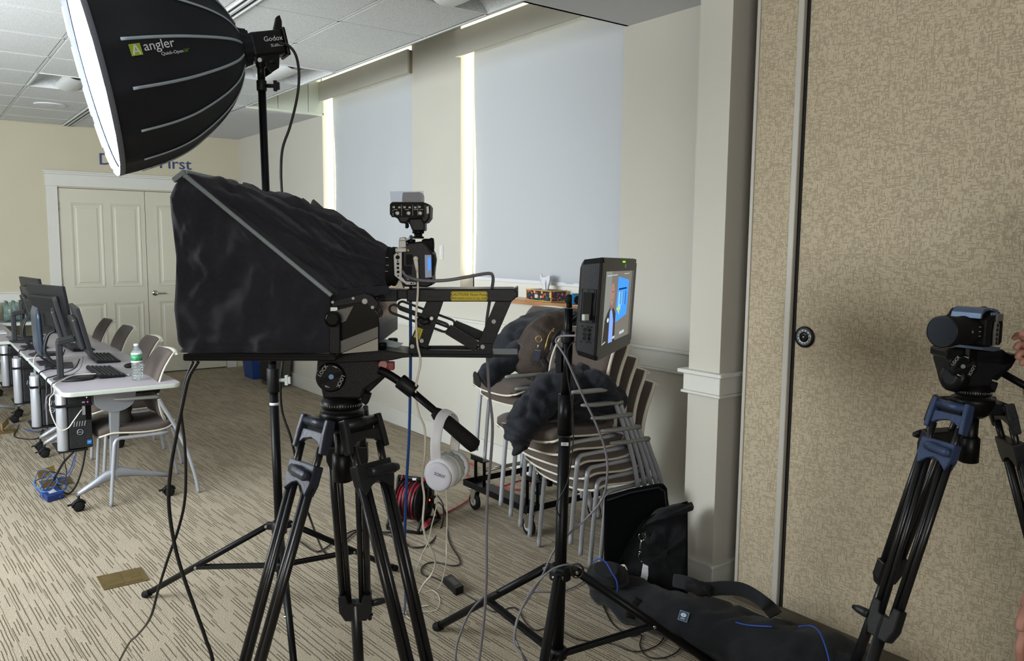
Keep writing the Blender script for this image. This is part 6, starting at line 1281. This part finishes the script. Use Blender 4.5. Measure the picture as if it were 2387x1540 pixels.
# bins by the far wall
bb = thing('recycling_bin', 'blue recycling bin by the window wall near the doors', 'bin', (3.2, 9.3, 0))
def binmesh(x0, x1, y0, y1, h, t_): 
    g = G(); r = lambda i, z: [V((x0+i, y0+i, z)), V((x1-i, y0+i, z)), V((x1-i, y1-i, z)), V((x0+i, y1-i, z))]
    return g.loft([r(.035, 0), r(0, h), r(.008, h+.002), r(.01, h-.004), r(.04, .02)], smooth=False)
part('body', binmesh(3.10, 3.34, 9.14, 9.5, .40, .01), bluebin, bb, .01); part('rim', G().tube([(3.10, 9.14, .40), (3.34, 9.14, .40), (3.34, 9.5, .40), (3.10, 9.5, .40)], .009, 8, closed=True), bluebin, bb)
gb = thing('waste_bin', 'grey-brown waste bin beside the blue recycling bin', 'bin', (3.22, 8.72, 0))
part('body', binmesh(3.10, 3.35, 8.50, 8.92, .46, .01), greybin, gb, .012); part('rim', G().tube([(3.10, 8.50, .46), (3.35, 8.50, .46), (3.35, 8.92, .46), (3.10, 8.92, .46)], .010, 8, closed=True), greybin, gb)
part('side_grille', G().b2((3.108, 8.56, .06), (3.114, 8.86, .30)), dark, gb)
# tissue box on the near sill
fl_ = bpy.data.materials.new('floral_card'); fl_.use_nodes = True; nt = fl_.node_tree; b = nt.nodes['Principled BSDF']; b.inputs['Roughness'].default_value = .5
tc = nt.nodes.new('ShaderNodeTexCoord'); vo = nt.nodes.new('ShaderNodeTexVoronoi'); vo.inputs['Scale'].default_value = 46; nt.links.new(tc.outputs['Object'], vo.inputs['Vector'])
cv = nt.nodes.new('ShaderNodeValToRGB'); cv.color_ramp.interpolation = 'CONSTANT'
for i, (p_, c_) in enumerate(((0, (176, 52, 84)), (.25, (200, 96, 52)), (.45, (214, 170, 96)), (.6, (40, 84, 84)), (.75, (206, 90, 118)), (.9, (60, 50, 90)))):
    e = cv.color_ramp.elements[i] if i < 2 else cv.color_ramp.elements.new(p_); e.position = p_; e.color = lin(c_)
sx = nt.nodes.new('ShaderNodeSeparateColor'); nt.links.new(vo.outputs['Color'], sx.inputs[0]); nt.links.new(sx.outputs[0], cv.inputs[0])
mx = nt.nodes.new('ShaderNodeMix'); mx.data_type = 'RGBA'; gt = math_(nt, 'GREATER_THAN', vo.outputs['Distance'], .42); nt.links.new(gt, mx.inputs[0]); nt.links.new(cv.outputs[0], mx.inputs[6]); mx.inputs[7].default_value = lin((30, 36, 44)); nt.links.new(mx.outputs[2], b.inputs['Base Color'])
tx = thing('tissue_box', 'floral tissue box with gold edges on the near window sill', 'tissue box', (3.40, 4.1, 1.217))
A = PZ(1208, 698, 1.217); bx0, bx1, by0, by1 = 3.345, 3.475, 4.05, 4.31
part('carton', G().b2((bx0, by0, 1.218), (bx1, by1, 1.292)), fl_, tx)
g = G()
for a, b_ in (((bx0, by0), (bx0, by1)), ((bx0, by0), (bx1, by0))):
    for z in (1.221, 1.290): g.beam((*a, z), (*b_, z), .006, .006)
for c_ in ((bx0, by0), (bx0, by1), (bx1, by0)): g.b2((c_[0]-.003, c_[1]-.003, 1.218), (c_[0]+.003, c_[1]+.003, 1.293))
part('gold_edging', g, mat('gold_card', (196, 160, 84), .4, bump=.02, bscale=60), tx)
part('label', G().b2((bx0-.001, 4.19, 1.238), (bx0, 4.222, 1.262)), ivory, tx)
g = G(); rows = []
for i in range(9):
    z = 1.29+.012*i; w = .018+.0042*i; rows.append([V((3.41+.012*cos(2*pi*k/30)*(1+i*.12)+.004*sin(k*1.9+i), 4.19+w*sin(2*pi*k/30)+.006*cos(k*1.3), z+.012*sin(k*1.1)*(i/8))) for k in range(30)])
part('tissue', g.loft(rows, caps=False), white, tx)
# ------------------------------------------------------------------ camera on the right tripod
RC2 = RD2-.01
cr2 = thing('mirrorless_camera', 'black camera with long lens and grey cage on the right tripod, a hand behind it', 'camera', at(2300, 812, RC2))
fx = at(2196, 773, RC2-.11); rx2 = at(2322, 764, RC2+.02); axl = (rx2-fx).normalized()
upc = (UP-axl*UP.dot(axl)).normalized(); sdc = axl.cross(upc)
if sdc.dot(YF) > 0: sdc = -sdc          # side facing the photographer
part('lens', G().lathe(fx, axl, [(0, .0395), (.004, .0415), (.022, .0415), (.026, .0395), (.045, .0392), (.05, .038), (.09, .0375), (.095, .039), (.112, .039), (.118, .036)], 44), rub, cr2)
part('lens_rim', G().lathe(fx-axl*.001, axl, [(0, .0375), (-.001, .0415), (.003, .0415)], 44), mat('blue_black_rim', (24, 30, 42), .3, metal=.4, bump=.02, bscale=50), cr2)
part('front_element', G().lathe(fx+axl*.006, -axl, [(0, .0365), (.001, .036), (-.004, .02), (-.006, .004)], 40), mat('coated_glass', (26, 32, 38), .06, spec=.6, coat=.5, bump=.005, bscale=10), cr2)
text('lettering', 'G', .010, fx+axl*.073+sdc*.038, axl if axl.dot(RT) > 0 else -axl, upc, padgrey, cr2, .0003)
for k in range(3): part('lens_marking', G().box(fx+axl*.104+sdc*.0392+upc*(.012-.012*k), (.010, .0006, .0014), frame(axl, sdc, upc)), padgrey, cr2)
bc = fx+axl*.148
def B(a, b, c=0): return bc+axl*a+upc*b+sdc*c
bodyR = frame(axl, -sdc, upc)
part('camera_body', G().prism([B(a, b, .050) for a, b in ((-.034, -.040), (.040, -.040), (.046, -.03), (.046, .030), (.034, .036), (.030, .052), (-.006, .056), (-.022, .040), (-.034, .034))], -sdc*.115), blk, cr2, .006)
part('viewfinder', G().lathe(B(.022, .044, -.0), axl, [(0, .016), (.018, .017), (.026, .015), (.028, .01)], 24), rub, cr2)
part('lens_mount', G().lathe(B(-.045, -.002), axl, [(0, .036), (.014, .036)], 32), blkm, cr2)
part('cage_side', G().prism([B(a, b, .052) for a, b in ((-.006, -.038), (.012, -.036), (.014, .018), (.004, .028), (-.004, .026), (-.008, .0))], sdc*.006), cage, cr2, .001)
for b in (.016, .004, -.008, -.020, -.030): part('cage_hole', G().cyl(B(.003, b, .0578), B(.003, b, .0588), .0045, n=14), dark, cr2)
cgm = mat('cage_blue_sheen', (98, 114, 140), .35, metal=.5, bump=.03, bscale=80)
part('cage_top', G().prism([B(a, b, .045) for a, b in ((-.056, .034), (-.052, .048), (-.040, .060), (-.018, .062), (-.018, .055), (-.036, .052), (-.046, .044), (-.048, .034))], -sdc*.08).prism([B(a, b, .052) for a, b in ((-.018, .062), (.010, .056), (.022, .044), (.022, .034), (.016, .034), (.012, .044), (.002, .05), (-.018, .055))], -sdc*.095), cgm, cr2, .001)
part('cage_clamp', G().box(B(.020, .036, .045), (.03, .02, .02), bodyR), cage, cr2, .002)
text('lettering', 'SONY', .011, B(-.012, .046, .0535), axl if axl.dot(RT) > 0 else -axl, upc, mat('silver_blue_print', (150, 170, 205), .4, bump=.02, bscale=50), cr2, .0003)
part('base_plate', G().prism([B(a, b, .052) for a, b in ((-.050, -.040), (-.048, -.047), (.006, -.054), (.034, -.052), (.036, -.044), (.0, -.041))], -sdc*.10), cgm, cr2, .001)
part('plate_foot', G().box(B(.005, -.058, 0), (.06, .014, .06), bodyR), blkm, cr2, .002)
part('rear_screen', G().box(B(.050, -.006, 0), (.008, .06, .09) and (.008, .09, .055), bodyR), rub, cr2, .002)
# ------------------------------------------------------------------ person working the camera, almost wholly outside the frame
pb = at(2660, 900, 2.0); PXc = V((pb.x, pb.y, 0))
pr_ = thing('person', 'person at the right edge, fingers reaching behind the camera on the tripod', 'person', PXc)
def Lw(lat, aw, z): return PXc+RT*lat+YF*aw+UP*z
def skinned(name, verts, edges, radii, m, par, root=0, sub=2):
    me = bpy.data.meshes.new(name); b = BASE[par.name]; me.from_pydata([tuple(V(v)-b) for v in verts], edges, [])
    o = bpy.data.objects.new(name, me); COL.objects.link(o); o.parent = par; BASE[o.name] = b
    md = o.modifiers.new('skin', 'SKIN'); sv = me.skin_vertices[0].data
    for i, r in enumerate(radii): sv[i].radius = r if isinstance(r, tuple) else (r, r); sv[i].use_root = (i == root)
    md.use_smooth_shade = True; s = o.modifiers.new('sub', 'SUBSURF'); s.levels = sub; s.render_levels = sub
    me.materials.append(m); return o
def figure():
    v, e, r = [], [], []
    def J(p, rad, par=None): v.append(V(p)); r.append(rad); i = len(v)-1; (e.append((par, i)) if par is not None else None); return i
    pel = J(Lw(0, 0, .96), (.17, .12)); wa = J(Lw(0, 0, 1.10), (.145, .10), pel); chst = J(Lw(-.01, 0, 1.30), (.17, .115), wa); shl = J(Lw(-.02, 0, 1.44), (.13, .09), chst)
    nk = J(Lw(-.03, 0, 1.52), .055, shl); hd0 = J(Lw(-.05, 0, 1.60), (.07, .085), nk); hd1 = J(Lw(-.05, 0, 1.70), (.082, .10), hd0); J(Lw(-.04, 0, 1.77), (.06, .07), hd1)
    for s in (-1, 1):
        hp_ = J(Lw(.0, .10*s, .90), .105, pel); kn = J(Lw(-.01, .11*s, .50), .065, hp_); an = J(Lw(0, .11*s, .09), .042, kn); J(Lw(-.10, .12*s, .04), (.045, .03), an)
    hands = []
    for (sh, el, wr, hand_) in ((Lw(-.03, .17, 1.42), Lw(-.12, .22, 1.17), at(2452, 800, 2.14), 0), (Lw(-.03, -.17, 1.42), Lw(-.06, -.22, 1.14), at(2440, 1350, 1.72), 1)):
        a = J(sh, .062, shl); b = J(el, .046, a); c = J(wr, (.030, .024), b); hands.append((c, V(wr)))
    # left hand: palm, five fingers curling towards the back of the camera
    c, w = hands[0]
    palm = J(at(2420, 806, 2.13), (.036, .018), c); pk = J(at(2400, 812, 2.12), (.040, .016), palm)
    for (k1, k2, k3) in (((2390, 790, 2.11), (2372, 778, 2.11), (2361, 792, 2.12)), ((2392, 806, 2.10), (2374, 800, 2.09), (2366, 816, 2.09)),
                         ((2393, 822, 2.09), (2376, 822, 2.08), (2370, 838, 2.08)), ((2397, 836, 2.08), (2384, 842, 2.07), (2379, 853, 2.07))):
        a = J(at(*k1), .0100, pk); b = J(at(*k2), .0090, a); J(at(*k3), .0072, b)
    th = J(at(2412, 784, 2.09), .012, palm); t2_ = J(at(2394, 772, 2.07), .0105, th); J(at(2378, 782, 2.06), .0085, t2_)
    # right hand hanging near the frame's lower right corner
    c, w = hands[1]
    palm = J(at(2424, 1405, 1.70), (.038, .018), c); pk = J(at(2412, 1450, 1.69), (.042, .016), palm)
    for (k1, k2, k3) in (((2386, 1478, 1.66), (2376, 1510, 1.65), (2378, 1545, 1.66)), ((2402, 1490, 1.68), (2396, 1530, 1.67), (2398, 1566, 1.68)), ((2420, 1492, 1.70), (2418, 1534, 1.70), (2420, 1568, 1.71)), ((2440, 1486, 1.72), (2442, 1520, 1.72), (2444, 1550, 1.73))):
        a = J(at(*k1), .0105, pk); b = J(at(*k2), .0095, a); J(at(*k3), .0078, b)
    th = J(at(2400, 1420, 1.67), .015, palm); t2_ = J(at(2382, 1446, 1.655), .0125, th); J(at(2376, 1472, 1.65), .0095, t2_)
    return v, e, r
v_, e_, r_ = figure(); skinned('body', v_, e_, r_, skin, pr_)
shirt = mat('dark_shirt', (44, 48, 58), .85, bump=.3, bscale=200); jean = mat('dark_trousers', (36, 38, 46), .85, bump=.3, bscale=200)
tv = [Lw(0, 0, .93), Lw(0, 0, 1.10), Lw(-.01, 0, 1.30), Lw(-.02, 0, 1.45), Lw(-.03, .17, 1.43), Lw(-.12, .22, 1.18), at(2540, 815, 2.15), Lw(-.03, -.17, 1.43), Lw(-.06, -.22, 1.15), at(2500, 1200, 1.78)]
skinned('shirt', tv, [(0, 1), (1, 2), (2, 3), (3, 4), (4, 5), (5, 6), (3, 7), (7, 8), (8, 9)], [(.185, .135), (.16, .115), (.185, .13), (.14, .10), .075, .060, .042, .075, .060, .044], shirt, pr_)
tv = [Lw(0, 0, .98), Lw(0, .10, .88), Lw(-.01, .11, .50), Lw(0, .11, .10), Lw(0, -.10, .88), Lw(-.01, -.11, .50), Lw(0, -.11, .10)]
skinned('trousers', tv, [(0, 1), (1, 2), (2, 3), (0, 4), (4, 5), (5, 6)], [(.18, .13), .115, .08, .065, .115, .08, .065], jean, pr_)
for s in (-1, 1): part('shoe', G().sweep([Lw(.06, .11*s, .045), Lw(-.02, .11*s, .05), Lw(-.12, .115*s, .04), Lw(-.19, .12*s, .03)], [(.035, .04), (.045, .045), (.048, .036), (.025, .02)], 16, 5, .001, 5, 1), rub, pr_)
hc_ = Lw(-.05, 0, 1.68)
part('hair', G().sphere(hc_+UP*.045+RT*.02, .105, 12, (.95, .85, .85)), mat('brown_hair', (54, 40, 30), .7, bump=.6, bscale=90, stretch=(1, 1, .2)), pr_)
part('nose', G().sphere(hc_-RT*.105-UP*.0, .016, 8, (1, .8, 1.5)), skin, pr_)
for s in (-1, 1):
    part('ear', G().sphere(hc_+YF*.088*s, .022, 8, (.8, .5, 1.3)), skin, pr_); part('eye', G().sphere(hc_-RT*.088+YF*.032*s+UP*.02, .011, 8), white, pr_); part('iris', G().sphere(hc_-RT*.0965+YF*.032*s+UP*.02, .0045, 6), dark, pr_)
part('mouth', G().sphere(hc_-RT*.096-UP*.05, .016, 8, (.5, 1.3, .4)), mat('lips', (160, 96, 92), .5, bump=.02, bscale=60), pr_)
